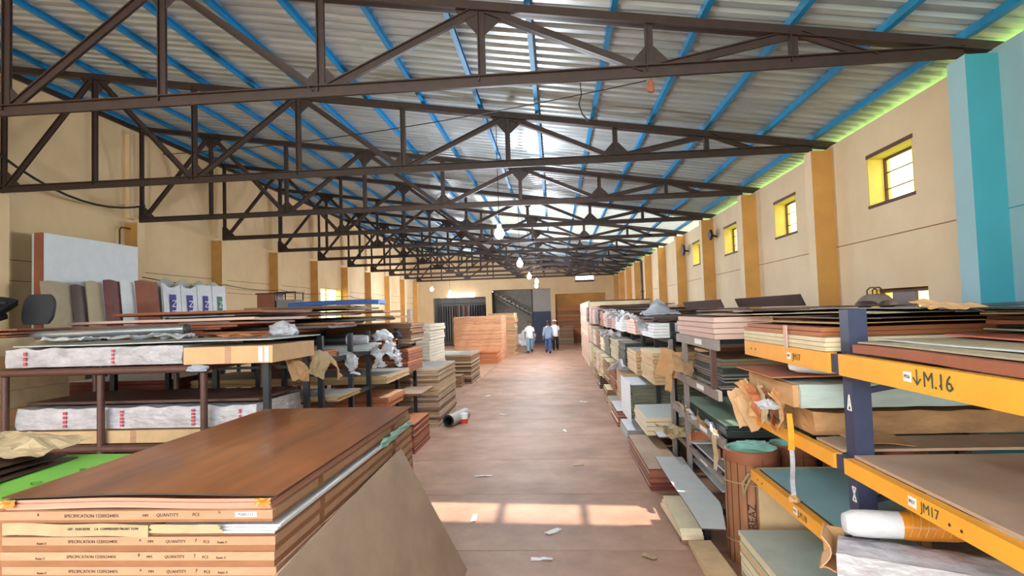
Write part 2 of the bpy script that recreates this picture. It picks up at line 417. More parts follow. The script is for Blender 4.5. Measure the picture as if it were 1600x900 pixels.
# windows: frame, bars, reveal (parts)
for k, (a, b_, z0, z1) in enumerate(win_r):
    w = struct(thing('window_%d' % (k+1), None, None, (XR+.14, (a+b_)/2, z0)))
    hw, hh = (b_-a)/2, z1-z0
    for nm, bx in (('frame_rail', (.06, .09, -hw+.025, hw-.025, 0, .03)), ('frame_rail', (.06, .09, -hw+.025, hw-.025, hh-.055, hh-.025)),
                   ('frame_stile', (.06, .09, -hw+.025, -hw+.055, .03, hh-.055)), ('frame_stile', (.06, .09, hw-.055, hw-.025, .03, hh-.055))):
        MB().box(*bx).build(nm, m_rust, w)
    for t in (.33, .66):
        MB().cyl((.075, -hw+.05, hh*t), (.075, hw-.05, hh*t), .008, 6).build('bar', m_rust, w)
    for nm, bx in (('reveal', (-.139, .139, hw-.025, hw, 0, hh)), ('reveal', (-.139, .139, -hw, -hw+.025, 0, hh)), ('lintel', (-.139, .139, -hw, hw, hh-.025, hh))):
        MB().box(*bx).build(nm, m_yellow, w)
    MB().box(-.145, -.10, -hw-.01, hw+.01, -.03, .012).build('sill', m_rust, w)
    MB().box(-.145, -.10, -hw-.01, hw+.01, hh-.02, hh+.03).build('head', m_rust, w)
w = struct(thing('window_5', None, None, (XR+.14, (low[0]+low[1])/2, low[2])))
hw = (low[1]-low[0])/2; hh = low[3]-low[2]
for nm, bx in (('frame_rail', (-.03, .03, -hw, hw, hh-.05, hh)), ('frame_stile', (-.03, .03, -hw, -hw+.05, 0, hh-.05)), ('frame_stile', (-.03, .03, hw-.05, hw, 0, hh-.05))):
    MB().box(*bx).build(nm, m_rust, w)
MB().box(-.139, .139, hw-.03, hw, 0, hh).build('reveal', m_yellow, w)
MB().box(-.02, .02, -.16, hw-.3, 0, hh-.05).build('shutter', m_dkbrown, w)
w = struct(thing('window_6', None, None, (XL-.12, (lw[0]+lw[1])/2, lw[2])))
hw = (lw[1]-lw[0])/2; hh = lw[3]-lw[2]
MB().box(-.03, .03, -hw, hw, hh-.05, hh).build('frame_rail', m_yellow, w)
MB().box(-.03, .03, -.03, .03, 0, hh-.05).build('mullion', m_yellow, w)
MB().box(-.12, .12, hw, hw+.04, -.02, hh).build('reveal', m_yellow, w)

# back wall with three openings and the rooms behind it
ho = [(-8.6, -4.85, 0, 3.4), (-4.42, -.30, 0, 3.84), (0.02, 3.5, 0, 3.42), (1.5, 2.75, 4.36, 4.66)]
wb = holed_wall('y', YB, .25, XL-.25, XR+.28, 0, 4.7, ho, lambda a: 0, [m_creamL], 'wall_back')
MB().prism([(XL-.25, YB, 4.7), (XR+.28, YB, 4.7), (XL-.25, YB, HWL)], (0, .25, 0)).build('gable', m_creamL, wb)
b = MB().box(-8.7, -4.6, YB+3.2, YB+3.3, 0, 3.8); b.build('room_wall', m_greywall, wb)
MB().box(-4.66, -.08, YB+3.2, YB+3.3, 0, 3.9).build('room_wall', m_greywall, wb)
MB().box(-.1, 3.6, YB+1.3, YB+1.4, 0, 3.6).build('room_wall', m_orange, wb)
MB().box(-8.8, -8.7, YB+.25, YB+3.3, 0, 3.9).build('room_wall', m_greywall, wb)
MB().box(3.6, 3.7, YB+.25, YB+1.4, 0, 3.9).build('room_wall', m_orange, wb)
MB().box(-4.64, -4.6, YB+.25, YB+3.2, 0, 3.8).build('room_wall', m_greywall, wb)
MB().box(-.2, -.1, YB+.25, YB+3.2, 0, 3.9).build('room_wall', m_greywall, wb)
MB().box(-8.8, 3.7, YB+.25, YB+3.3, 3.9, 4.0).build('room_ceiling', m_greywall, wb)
# stair flight inside the middle opening
st = struct(thing('stair_flight', None, None, (0, YB+1.2, 0)))
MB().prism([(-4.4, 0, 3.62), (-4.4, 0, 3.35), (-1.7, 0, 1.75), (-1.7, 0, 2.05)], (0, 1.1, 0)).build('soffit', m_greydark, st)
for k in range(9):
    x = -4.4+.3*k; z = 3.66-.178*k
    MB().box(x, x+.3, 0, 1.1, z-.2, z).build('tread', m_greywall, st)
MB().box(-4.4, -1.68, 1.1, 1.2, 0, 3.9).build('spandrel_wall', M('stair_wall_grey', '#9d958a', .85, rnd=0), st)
d = struct(thing('door_1', None, None, (-.98, YB+1.15, 0)))
MB().box(-.62, .66, 0, .06, 0, 2.25).build('leaf', m_bluedoor, d)
for k in range(6): MB().box(-.6, .64, -.015, 0, .3+.32*k, .33+.32*k).build('batten', m_bluedoor, d)
MB().box(-.62, .66, 0, .08, 2.25, 3.9).build('overpanel', m_greywall, d)
MB().box(-.70, -.62, -.05, .08, 0, 3.9).build('jamb', m_blackmetal, d)
# small high window in the back wall
w = struct(thing('window_7', None, None, (2.1, YB, 4.36)))
MB().box(-.66, .66, -.03, .08, -.14, 0).build('sill', m_rust, w)
MB().box(-.02, .02, 0, .06, 0, .3).build('mullion', m_rust, w)

# roof: corrugated sheets (parts of the ceiling), two lengths up the slope
ce = struct(thing('ceiling', None, None, (0, 0, 0)))
def corr(x0, x1, w=5):
    """one sheet 1.0 m wide (in Y), trapezoid ribs 0.2 m apart running up the slope"""
    prof = []
    for k in range(w):
        y = k*.2; prof += [(y, 0), (y+.085, 0), (y+.115, .032), (y+.17, .032)]
    prof.append((w*.2, 0)); b = MB(); n = len(prof)
    for x in (x0, x1):
        for (y, h) in prof: b.v.append((x, y, roofz(x)+h))
    for k in range(n-1): b.f.append((k, k+1, n+k+1, n+k)); b.m.append(0)
    return b
xb = -2.45
mA = corr(XL-.35, xb+.12).mesh('roof_sheet', [m_roof]); mB = corr(xb, 5.15).mesh('roof_sheet', [m_roof])
mS1 = corr(xb, .72).mesh('roof_sheet', [m_roof]); mS2 = corr(.70, 3.42, 3).mesh('roof_sheet', [m_sky_sheet]); mS4 = corr(.70, 3.42, 2).mesh('roof_sheet', [m_roof]); mS3 = corr(3.40, 5.15).mesh('roof_sheet', [m_roof]); mBd = corr(xb, 5.15).mesh('roof_sheet', [m_sky_dim])
y = YF; k = 0
while y < YB+3.4:
    link('roof_sheet', mA, ce, (0, y, .012))
    if y == 3.0:
        for me_, dy_ in ((mS1, 0), (mS4, 0), (mS2, .4), (mS3, 0)): link('roof_sheet', me_, ce, (0, y+dy_, 0))
    else: link('roof_sheet', mBd if 17.0 <= y < 25 else mB, ce, (0, y, 0))
    y += 1.0; k += 1
# purlins
PUR = [-9.4, -8.55, -7.65, -6.7, -5.75, -4.83, -3.9, -2.95, -2.0, -1.08, -.18, .69, 1.57, 2.43, 3.3, 4.05]
for x in PUR:
    z = roofz(x); b = MB()
    b.box(x-.03, x+.03, YF, YB, z-.085, z-.077).box(x-.03, x-.022, YF, YB, z-.077, z-.012).box(x-.03, x+.03, YF, YB, z-.012, z-.003)
    b.build('purlin', m_purlin, ce)
MB().box(XL+.0, XL+.07, YF, YB, roofz(XL)-.16, roofz(XL)-.004).build('wall_plate', m_gusset, ce)

# ---------------------------------------------------------------- trusses
NX = [-9.26, -7.62, -5.87, -4.09, -2.35, -.66, 1.03, 2.43, 3.95]
ORD = ['nearest', 'second', 'third', 'fourth', 'fifth', 'sixth', 'seventh', 'eighth', 'ninth', 'tenth', 'farthest']
def topz(x): return roofz(x)-.095
TR = {}
def ang(nm, p, q, w, flange=1):
    """a pair of back-to-back angles: web plates and a flange"""
    b = MB(); sd = Vector((0, 1, 0))
    b.bar(p, q, .014, w, 0, sd, (-.012, 0)); b.bar(p, q, .014, w, 0, sd, (.012, 0))
    b.bar(p, q, w*1.15, .012, 0, sd, (0, flange*(w/2-.006)))
    return b.mesh(nm, [m_truss])
mm = []
zc = HC+.06
mm.append(('bottom_chord', ang('bottom_chord', (-9.32, 0, zc), (4.0, 0, zc), .11, 1)))
mm.append(('top_chord', ang('top_chord', (-9.36, 0, topz(-9.36)-.055), (4.4, 0, topz(4.4)-.055), .11, -1)))
for x in NX[:8]: mm.append(('vertical', ang('vertical', (x, 0, zc), (x, 0, topz(x)-.06), .075)))
for a, c in ((0, 1), (2, 1), (2, 3), (4, 3), (4, 5), (6, 5), (6, 7)):
    mm.append(('diagonal', ang('diagonal', (NX[a]+(.06 if c > a else -.06), 0, zc+.03), (NX[c]+(-.06 if c > a else .06), 0, topz(NX[c])-.1), .08)))
mm.append(('diagonal', ang('diagonal', (2.5, 0, topz(2.5)-.08), (3.2, 0, zc), .07)))
for i in (0, 2, 4, 6):
    x = NX[i]; r = .24 if i else .30
    mm.append(('gusset_plate', MB().prism([(x-r if i else x-.08, -.008, zc-.05), (x+r, -.008, zc-.05), (x+r, -.008, zc+.05), (x+.03, -.008, zc+(.27 if i else .33)), (x-.03 if i else x-.08, -.008, zc+(.27 if i else .33)), (x-r if i else x-.08, -.008, zc+.05)], (0, .016, 0)).mesh('gusset_plate', [m_gusset])))
for i in (1, 3, 5):
    x = NX[i]; r = .26; zt = topz(x)-.055
    mm.append(('gusset_plate', MB().prism([(x-r, -.008, zt+.152*r+.04), (x-r, -.008, zt+.152*r-.06), (x-.03, -.008, zt-.30), (x+.03, -.008, zt-.30), (x+r, -.008, zt-.152*r-.06), (x+r, -.008, zt-.152*r+.04)], (0, .016, 0)).mesh('gusset_plate', [m_gusset])))
for n in range(NT):
    t = thing('roof_truss', '%s dark steel lattice truss %s the camera under the metal roof' % (ORD[n], 'to' if n == 0 else 'from'), 'truss', (0, D0+SP*n, HC), 0, 'roof trusses')
    for nm, me in mm: link(nm, me, t, (0, 0, -HC))
# ================================================================ LIGHTS OF THE HALL
def bulb(x, y, z, label, w=None):
    w = w or BULB_W
    t = thing('hanging_bulb', label, 'lamp', (x, y, z), 0, 'hanging bulbs')
    MB().lathe([(.001, -.10), (.05, -.085), (.082, -.03), (.085, .01), (.06, .07), (.035, .095)], seg=16).build('globe', m_bulb, t, True)
    MB().lathe([(.036, .095), (.04, .10), (.04, .16), (.012, .18), (.001, .18)], seg=12).build('socket', m_paperwhite, t)
    zt = roofz(x)-z-.004
    MB().cyl((0, 0, .18), (0, 0, zt), .006, 6).build('flex', m_cable, t)
    l = bpy.data.lights.new('bulb_light', 'POINT'); l.energy = w; l.color = (.86, .93, 1.0); l.shadow_soft_size = .10
    lo = bpy.data.objects.new('bulb_light', l); COL.objects.link(lo); lo.parent = t; lo.location = (0, 0, -.24)
bulb(-.97, 2.39, 3.85, 'glowing white bulb hanging above the near brown stack, top edge of the picture', 32)
bulb(-.93, 10.05, 3.6, 'largest glowing white bulb hanging over the middle of the aisle')
bulb(-.96, 16.4, 3.6, 'second glowing white bulb hanging along the aisle')
bulb(-.96, 22.4, 3.6, 'third glowing white bulb hanging along the aisle')
bulb(-.80, 26.4, 3.6, 'upper of two small glowing bulbs close together above the walking men')
bulb(-.96, 30.9, 3.6, 'lower of two small glowing bulbs close together above the walking men')
bulb(-6.49, 30.3, 3.6, 'left one of two small glowing bulbs near the back left corner')
bulb(-6.48, 35.5, 3.6, 'right one of two small glowing bulbs near the back left corner')
t = thing('tube_light', 'glowing fluorescent tube above the hanging panel display in the back', 'lamp', (-6.6, YB-.08, 3.47))
MB().cyl((-.95, 0, 0), (.95, 0, 0), .035, 10).build('tube', m_tube, t)
MB().box(-1.0, 1.0, .035, .075, -.04, .05).build('batten', m_paperwhite, t)
# cables and conduit
def cable(label, pts, r=.012, mat=None, name='cable'):
    return tag(MB().tube(pts, r, 6).build(name, mat or m_cable), label, 'cable')
def sag(p, q, s, n=10):
    p = Vector(p); q = Vector(q); return [p.lerp(q, i/n)-Vector((0, 0, s*4*(i/n)*(1-i/n))) for i in range(n+1)]
cable('thick black cable slung between the second and third truss at the left wall', sag((-9.2, 8.9, 5.15), (-9.2, D0+2*SP, 4.9), .35), .022)
for k, (a, z) in enumerate(((2, 3.28), (3, 3.26), (4, 3.24), (5, 3.22), (6, 3.2))):
    cable('thin dark cable sagging along the left wall past the %s pillar' % ORD[a], sag((PL+.02, D0+a*SP, z), (PL+.02, D0+(a+1)*SP, z-.02), .07), .010)
cable('thin dark wire strung across the hall under the roof', sag((-5.8, 8.2, 4.75), (1.0, D0+.05, 4.50), .12, 14), .006)
cable('frayed dark wire dangling from the nearest truss', [(.33, D0, 4.5), (.34, D0, 4.38), (.31, D0, 4.28), (.34, D0, 4.18), (.40, D0, 4.10)], .008)
heap('rag_knot', 'small rust-coloured knot of rag hanging under the nearest truss', 'rag', (1.03, D0, 4.36), .045, m_redbrown, 3, (.8, .6, 1.8))
for (nm, n, z) in (('third', 1, 4.45), ('fourth', 2, 4.3)):
    y = D0+n*SP; t = thing('conduit_pipe', 'bent rusty conduit pipe on the left wall below the %s truss' % ORD[n], 'pipe', (PL, y, 0), 0, 'wall conduits')
    MB().tube([(-.16, -.45, 3.7), (-.16, -.45, z+.0), (-.16, -.40, z+.06), (-.16, -.14, z+.06)], .018, 8).build('pipe', m_rust, t)
t = thing('wall_pipe', 'dark vertical downpipe beside a far pillar on the right wall', 'pipe', (XR-.08, 27.9, 0))
MB().cyl((0, 0, 0), (0, 0, 4.5), .06, 10).build('pipe', m_dkbrown, t)
for zz in (1.2, 3.0): MB().box(-.08, .085, -.08, .08, zz, zz+.05).build('clamp', m_rust, t)
t = thing('wall_fan', 'small black wall fan high between right pillars', 'fan', (XR-.03, 11.9+3.3, 4.05))
MB().lathe([(.001, -.03), (.12, -.03), (.14, 0), (.12, .03), (.001, .03)], seg=18).build('cage', m_blackmetal, t, rot=(0, R_(90), 0), loc=(-.14, 0, 0))
MB().cyl((-.14, 0, 0), (.02, 0, -.05), .025).build('bracket', m_blackmetal, t)
t = thing('wall_fan', 'black wall fan beside the high window nearest the far pillars', 'fan', (XR-.03, 18.4, 4.0))
MB().lathe([(.001, -.03), (.16, -.03), (.18, 0), (.16, .03), (.001, .03)], seg=18).build('cage', m_blackmetal, t, rot=(0, R_(90), 0), loc=(-.14, 0, 0))
MB().cyl((-.14, 0, 0), (.02, 0, -.05), .025).build('bracket', m_blackmetal, t)
t = thing('meter_box', 'small grey meter box on the left wall near the back corner', 'box', (PL-.2, 37.2, 1.9))
MB().box(-.08, .12, -.25, .25, 0, .75).build('case', m_greytop, t); MB().box(.12, .13, -.2, .2, .05, .7).build('lid', m_greysheet, t)

# ================================================================ NEAR-LEFT STACK OF CARTONS
AX0, AX1, AY0, AY1 = -2.60, -1.285, 2.55, 5.02
acx, acy = (AX0+AX1)/2, (AY0+AY1)/2
ZT = 1.405
def carton(z, h, dx, dy, label, prints, dark=.42, group='brown panel cartons of the near stack', rz=0):
    t = thing('panel_carton', label, 'carton', (acx+dx, acy+dy, z), rz, group)
    hx, hy = (AX1-AX0)/2, (AY1-AY0)/2
    h2 = h*dark
    MB().box(-hx+.0015, hx-.0015, -hy+.0015, hy-.0015, 0, h2).build('base', m_cartondk, t)
    MB().box(-hx, hx, -hy, hy, h2, h-.0015).build('lid', m_carton, t)
    MB().box(hx-.003, hx+.0015, -hy+.5, -hy+.56, h2*.1, h*.98).build('tape', m_cartondk, t)
    MB().box(hx-.003, hx+.0015, hy-.6, hy-.5, h2*.1, h*.98).build('tape', m_cartondk, t)
    for (body, size, x, zz) in prints: text(body, size, m_ink, (x, -hy-.0008, zz), FRONT, t)
    return t
P_ = lambda q: [('SPECIFICATION 1220X2440X', .019, -.21, .044), (q, .02, .02, .052), ('MM', .017, .07, .044), ('QUANTITY', .019, .19, .044), ('7', .022, .285, .047), ('PCS', .018, .335, .042), ('Raisin D', .014, -.46, .036), ('Raisin D', .014, .41, .040)]
z = 0; k = 0; hc = .0665
nC = 10; HT = .26
zb = .12
Z0 = ZT-.170-(nC-3)*hc
HT = (Z0-zb)/3
MB_p = MB(); pal = thing('wooden_pallet', 'low timber pallet under the near carton stack', 'pallet', (acx, acy, 0))
for yy_ in (-1.0, 0, 1.0): MB().box(-.6, .6, yy_-.05, yy_+.05, 0, zb-.022).build('bearer', m_tan, pal)
for xx_ in (-.55, -.28, 0, .28, .55): MB().box(xx_-.06, xx_+.06, -1.2, 1.2, zb-.022, zb-.001).build('deck_board', m_tan, pal)
rg = random.Random(5)
PL_ = ['fourth', 'third', 'second', 'first']
for k in range(3):
    carton(zb+k*HT, HT, rg.uniform(-.006, .006), rg.uniform(-.005, .005), 'tall brown carton, %s of three at the foot of the near stack' % ['lowest', 'middle', 'topmost'][k], [], .5)
z = Z0
OR5 = ['first', 'second', 'third', 'fourth', 'fifth', 'sixth', 'seventh']
for k in range(nC-3):
    t4 = nC-4-k
    carton(Z0+k*hc, hc, rg.uniform(-.006, .006), rg.uniform(-.003, .003), 'brown carton printed with specification, %s below the torn carton' % OR5[t4], P_('8' if k % 2 else 'x'))
z = Z0+(nC-3)*hc
# torn carton with the white laminate showing
t = thing('torn_carton', 'torn kraft carton in the near stack with white laminate showing at its corner', 'carton', (acx, acy, z))
hx, hy = (AX1-AX0)/2, (AY1-AY0)/2
def fnt(u, v): return (-hx+u*(2*hx-.60)+.02*math.sin(v*9)*u, -hy+v*2*hy, .064-.010*u*(1-v)+.003*math.sin(u*11))
MB().slab(fnt, 14, 10, .055).build('wrapper', m_cardin, t)
MB().box(-hx+.06, hx-.012, -hy+.02, hy-.02, .0005, .008).build('base', m_cartondk, t)
text('GS7   DLRCKDN     CA  COMPRESSED FRONT TOW', .015, m_ink, (-.16, -hy-.002, .036), FRONT, t)
crumple('flap', None, None, (hx-.42, -hy-.004, .036), .34, .036, m_cardin, .008, 4, (R_(80), 0, 0), 10, .002, 6, parent=t)
for k in range(3):
    tag(MB().box(-.28, .28, -hy+.04, hy-.05, 0, .0095, 0, 1).build('laminate_sheet', [m_white, m_white], None, False, (hx-.29+acx+.008*k, acy-.028+.012*k, z+.011+.010*k)),
        'white laminate sheet sticking out of the torn carton, %s' % ['lowest', 'middle', 'topmost'][k], 'sheet', 'white sheets in the torn carton')
MB()
z += .068
P1 = [('SPECIFICATION 1220X2440X', .021, -.20, .030), ('MM', .018, .06, .030), ('QUANTITY', .021, .165, .032), ('PCS', .020, .30, .033), ('B', .018, -.46, .036), ('G', .018, .41, .044)]
t = carton(z+.001, .052, -.006, -.012, 'upper brown panel carton with white number label at its corner', P1, .25)
MB().box(.485, .585, -hy-.0025, -hy, .022, .044).build('number_label', m_label, t)
text('P2005113', .0175, m_ink, (.535, -hy-.0035, .033), FRONT, t)
z += .052
# pink-edged thin sheets, tied at the corners
t = None
for k in range(5):
    def fnp(u, v, k=k): return ((u-.5)*(1.285), (v-.5)*2.45, .0086+.010*math.sin(math.pi*min(1, max(0, u*1.25)))**2*(1-v)*.9)
    o = MB().slab(fnp, 16, 6, .0086, 1, 0, 1).build('pink_edged_sheet', [M('pink_laminate_edge', '#d2917c', .8, var=.15, scale=3, stretch=(1, 1, 90), rnd=.12), m_wood], None, False, (acx-.012+rg.uniform(-.004, .004), acy+.005+rg.uniform(-.004, .004), z))
    tag(o, 'thin pink-edged panel under the walnut sheet, %s' % ['lowest', 'second from below', 'middle one', 'second from top', 'topmost'][k], 'panel', 'pink-edged panels'); z += .0089
for x, lab in ((AX0+.03, 'left'), (AX1-.055, 'right')):
    crumple('tape_scrap', 'crumpled orange tape scrap at the %s front corner of the pink panels' % lab, 'tape', (x, AY0-.004, z-.012), .07, .035, m_orangetape, .012, 3, (R_(85), 0, R_(4)), 6, .002, 25)
z += .012
def fntop(u, v):
    return ((u-.5)*1.33, (v-.5)*2.46, .006+.012*math.sin(math.pi*u)**2*(1-v))
o = MB().slab(fntop, 20, 14, .006, 0, 1, 1).build('walnut_sheet', [m_wood, m_dkedge], None, True, (acx+.004, acy-.004, z)); tag(o, 'glossy walnut laminate sheet on top of the near-left stack', 'sheet')
# paper roll peeping out at the back right of the stack, leaning board
crumple('paper_wrapper', 'torn pale green wrapper hanging from the right side of the near stack', 'wrapper', (AX1+.035, 4.45, 1.30), .07, .75, m_aqua, .035, 6, (0, R_(-70), 0), 12, .004, 6)
bz0, bz1 = 0.0, 1.14
t = tag(MB().quadbox([(AX1+.43, 2.65, .0), (AX1+.448, 2.65, .004), (AX1+.448-.0, 5.05, .004), (AX1+.43, 5.05, .0), (AX1+.022, 2.47, 1.09), (AX1+.040, 2.47, 1.096), (AX1+.040, 4.52, 1.166), (AX1+.022, 4.52, 1.16)]).build('leaning_board', m_ply),
        'bare plywood board leaning against the right side of the near stack', 'board')
# neighbour stack on the left: green sheet, dark sheets, kraft paper
zz = 0
for k in range(5):
    tag(link('brown_carton', boxmesh(1.26, .87, .27, m_cartondk, m_card), None, (-3.25+.01*(k % 2), 3.185, zz)), 'brown carton under the green sheet, %s from the floor' % OR5[k], 'carton', 'cartons under the green sheet'); zz += .2715
o = warped('green_sheet', 'bright green sheet with dark print beside the walnut sheet', 'sheet', -3.86, -2.60, 2.62, 3.60, zz, .005, [m_green, m_green], .008, 3)
for q_, (bx_, by_) in zip('SED', ((.50, .36), (.46, .10), (.42, -.16))): text(q_, .08, M('dark_green_ink', '#3f7a2c', .7, rnd=0), (bx_, by_, .013), (0, 0, R_(50)), o)
for k in range(3):
    warped('dark_sheet', 'dark brown sheet lying over the green sheet, %s of three' % ['lowest', 'middle', 'topmost'][k], 'sheet', -4.1-.04*k, -3.02-.06*k, 2.66-.03*k, 3.46-.02*k, zz+.016+.019*k, .006, [m_dkbrown, m_dkedge], .010, 8+k, R_(3-3*k), 'dark sheets over the green one')
crumple('kraft_sheet', 'crumpled kraft paper lying on the dark sheets at the left edge', 'paper', (-3.45, 3.42, zz+.115), .95, .42, m_cardin, .075, 4, (R_(4), 0, R_(-12)), 16, .003, 5)
# ================================================================ LEFT RACKS AND STACKS
# --- brown tube rack behind the near stack
t = thing('tube_rack', 'brown steel tube rack holding plastic-wrapped packs behind the near stack', 'rack', (-4.47, 6.0, 0))
for x in (-5.5, -4.49, -3.43):
    for y in (5.42, 6.56): MB().cyl((x+4.47, y-6, 0), (x+4.47, y-6, 1.72), .034, 10).build('post', m_rackbrown, t, True)
for y in (5.42, 6.56):
    for z in (1.0, 1.76): MB().cyl((-5.54+4.47, y-6, z), (-3.38+4.47, y-6, z), .038, 10).build('rail', m_rackbrown, t, True)
for x in (-5.5, -4.49, -3.43):
    for z in (1.0, 1.76): MB().cyl((x+4.47, -.54, z), (x+4.47, .52, z), .028, 8).build('cross_rail', m_rackbrown, t, True)
heap('rag', 'grey rag stuffed on the rail end of the brown tube rack', 'rag', (-3.45, 5.36, 1.735), .06, m_greycloth, 5, (1.6, .5, .7))
def wrapped(label, x0, x1, y0, y1, z0, z1, mat, marks, seed, name='wrapped_pack'):
    t = thing(name, label, 'pack', ((x0+x1)/2, (y0+y1)/2, z0)); hx, hy, h = (x1-x0)/2, (y1-y0)/2, z1-z0
    b = MB(); nu = 40
    sec = [(-hy, .012), (-hy-.008, h*.3), (-hy-.006, h*.7), (-hy+.012, h-.008), (0, h), (hy-.01, h-.008), (hy, .012)]
    for i in range(nu+1):
        x = -hx+2*hx*i/nu
        for j, (yy, zz) in enumerate(sec):
            q = noise.noise(Vector((x*6+seed*9, j*1.7, seed)))*.019
            b.v.append((x+(.006*math.sin(j*3+seed) if i in (0, nu) else 0), yy+q, max(.002, zz+(q if 0 < j < 6 else 0))))
    k = len(sec)
    for i in range(nu):
        for j in range(k-1): b.f.append((i*k+j, (i+1)*k+j, (i+1)*k+j+1, i*k+j+1)); b.m.append(0)
        b.f.append(((i+1)*k, i*k, i*k+k-1, (i+1)*k+k-1)); b.m.append(0)
    b.f.append(tuple(range(k))); b.m.append(0); b.f.append(tuple(nu*k+j for j in reversed(range(k)))); b.m.append(0)
    b.build('film', mat, t, True)
    for mx, w, n in marks:
        for q in range(n):
            MB().box(mx-w/2, mx+w/2, -hy-.022, -hy-.014, h*(.15+.75*q/n), h*(.15+.75*q/n)+h*.5/n).build('red_mark', m_red, t)
    return t
wrapped('long pack in clear plastic with red marks on the upper rail of the brown rack', -5.48, -3.63, 5.40, 6.5, 1.80, 2.0, m_plastic, [(-.7, .03, 3), (.22, .025, 4)], 1)
wrapped('long pack in clear plastic with red marks on the lower shelf of the brown rack', -5.46, -2.95, 5.50, 6.5, 1.165, 1.39, m_plastic, [(-.72, .035, 4), (-.12, .03, 5), (.62, .03, 5), (1.1, .02, 3)], 2)
tag(MB().box(-5.44, -2.97, 5.60, 6.5, 1.412, 1.436).build('dark_board', m_dkbrown), 'dark brown board on the lower wrapped pack of the brown rack', 'board')
def carton_box(name, label, x0, x1, y0, y1, z0, z1, mat=None, tape=True, rz=0, cat='carton', group=None):
    t = thing(name, label, cat, ((x0+x1)/2, (y0+y1)/2, z0), rz, group); a, b_, h = (x1-x0)/2, (y1-y0)/2, z1-z0
    MB().box(-a, a, -b_, b_, 0, h).build('body', mat or m_cardpale, t)
    MB().box(-.03, .03, -b_-.002, -b_, 0, h).build('seam', m_carton, t)
    if tape:
        MB().box(a-.14, a-.10, -b_-.002, -b_, .01, h-.01).build('tape', m_white, t); MB().box(a-.08, a-.04, -b_-.002, -b_, .01, h-.01).build('tape', m_white, t)
    MB().box(-a, a, -.02, .02, h, h+.001).build('lid_seam', m_carton, t)
    return t
carton_box('long_carton', 'pale cardboard carton end beside the wrapped pack on the brown rack', -3.615, -2.72, 5.39, 6.35, 1.80, 1.965)
carton_box('long_carton', 'flat cardboard carton under the lower wrapped pack of the brown rack', -5.44, -2.95, 5.47, 6.5, 1.04, 1.162, m_tan, False)
o = warped('grey_sheet', 'thin light grey sheet laid over the upper wrapped pack', 'sheet', -5.45, -2.75, 5.45, 6.6, 2.012, .008, [m_greysheet, m_greysheet], .006, 2)
# --- long black rack along the aisle
t = thing('long_rack', 'long black steel rack on the left of the aisle, loaded with boards', 'rack', (-4.1, 8.7, 0))
PY = [6.72, 7.72, 8.47, 10.0, 11.28]
for x in (-2.80, -4.1, -5.40):
    for y in PY: MB().box(x+4.1-.03, x+4.1+.03, y-8.7-.03, y-8.7+.03, 0, 2.0).build('post', m_blackmetal, t)
for x in (-2.80, -5.40):
    for z in (.80, 1.20, 1.72): MB().box(x+4.1-.02, x+4.1+.02, 6.7-8.7, 11.3-8.7, z-.06, z-.002).build('side_beam', m_blackmetal, t)
for y in PY:
    for z in (.74, 1.14, 1.66): MB().box(-1.27, 1.27, y-8.7-.02, y-8.7+.02, z-.03, z).build('cross_beam', m_blackmetal, t)
for x, y in ((-2.86, 5.55), (-2.86, 6.45)):
    tt = thing('steel_prop', 'black steel prop under the pale carton, %s of two' % ('nearer' if y < 6 else 'farther'), 'prop', (x, y, 0), 0, 'props under the carton')
    MB().box(-.03, .03, -.03, .03, 0, 1.795).build('shaft', m_blackmetal, tt); MB().box(-.07, .07, -.07, .07, 0, .012).build('foot', m_blackmetal, tt)
LB = 'boards on the long left rack'
stack('pale_board', 'pale board in the thin pile at the near end of the long left rack', 'board', LB, -5.6, -2.64, 6.86, 7.64, 1.20, 3, .022, [(m_plyedge, m_greytop)], .02, top=m_greytop, toplabel='pale grey board on top at the near end of the long left rack')
stack('tan_board', 'tan-edged board in the pile jutting from the long left rack', 'board', LB, -5.7, -2.56, 8.56, 9.91, 1.20, 5, .024, [(m_plyedge, m_ply), (m_tan, m_ply)], .02, top=m_greytop, toplabel='broad grey-topped board jutting from the middle of the long left rack')
stack('orange_board', 'orange-brown board in the thick far-end pile of the left rack', 'board', LB, -5.3, -2.62, 10.1, 11.2, 1.20, 8, .054, [(m_orangebd, m_orangebd), (m_redbrown, m_orangebd)], .008, .002)
stack('brown_panel_board', 'brown board in the pile topping the orange boards of the left rack', 'board', LB, -4.9, -2.58, 10.13, 11.18, 1.72, 8, .045, [(m_brown, m_brown), (m_ply, m_brown)], .03)
stack('maroon_strip', 'dark maroon strip lying low in the long left rack', 'strip', LB, -4.6, -2.95, 6.85, 7.55, .80, 5, .04, [(m_dkbrown, m_dkbrown), (m_maroon, m_dkbrown)], .04)
stack('orange_panel_board', 'orange board in the short pile low in the left rack', 'board', LB, -3.9, -2.60, 8.7, 9.7, .80, 4, .045, [(m_orangebd, m_peach)], .02)
stack('low_board', 'loose board jutting low from the far end of the left rack', 'board', LB, -4.9, -2.42, 10.1, 11.15, .80, 2, .02, [(m_redbrown, m_greytop)], .02, top=m_ply)
stack('maroon_board', 'glossy maroon board in the floor pile behind the brown tube rack', 'board', 'maroon boards', -7.2, -5.62, 8.0, 9.2, 0, 24, .0583, [(m_maroon, m_maroon)], .01, top=m_white, toplabel='white-faced board on top of the maroon pile')
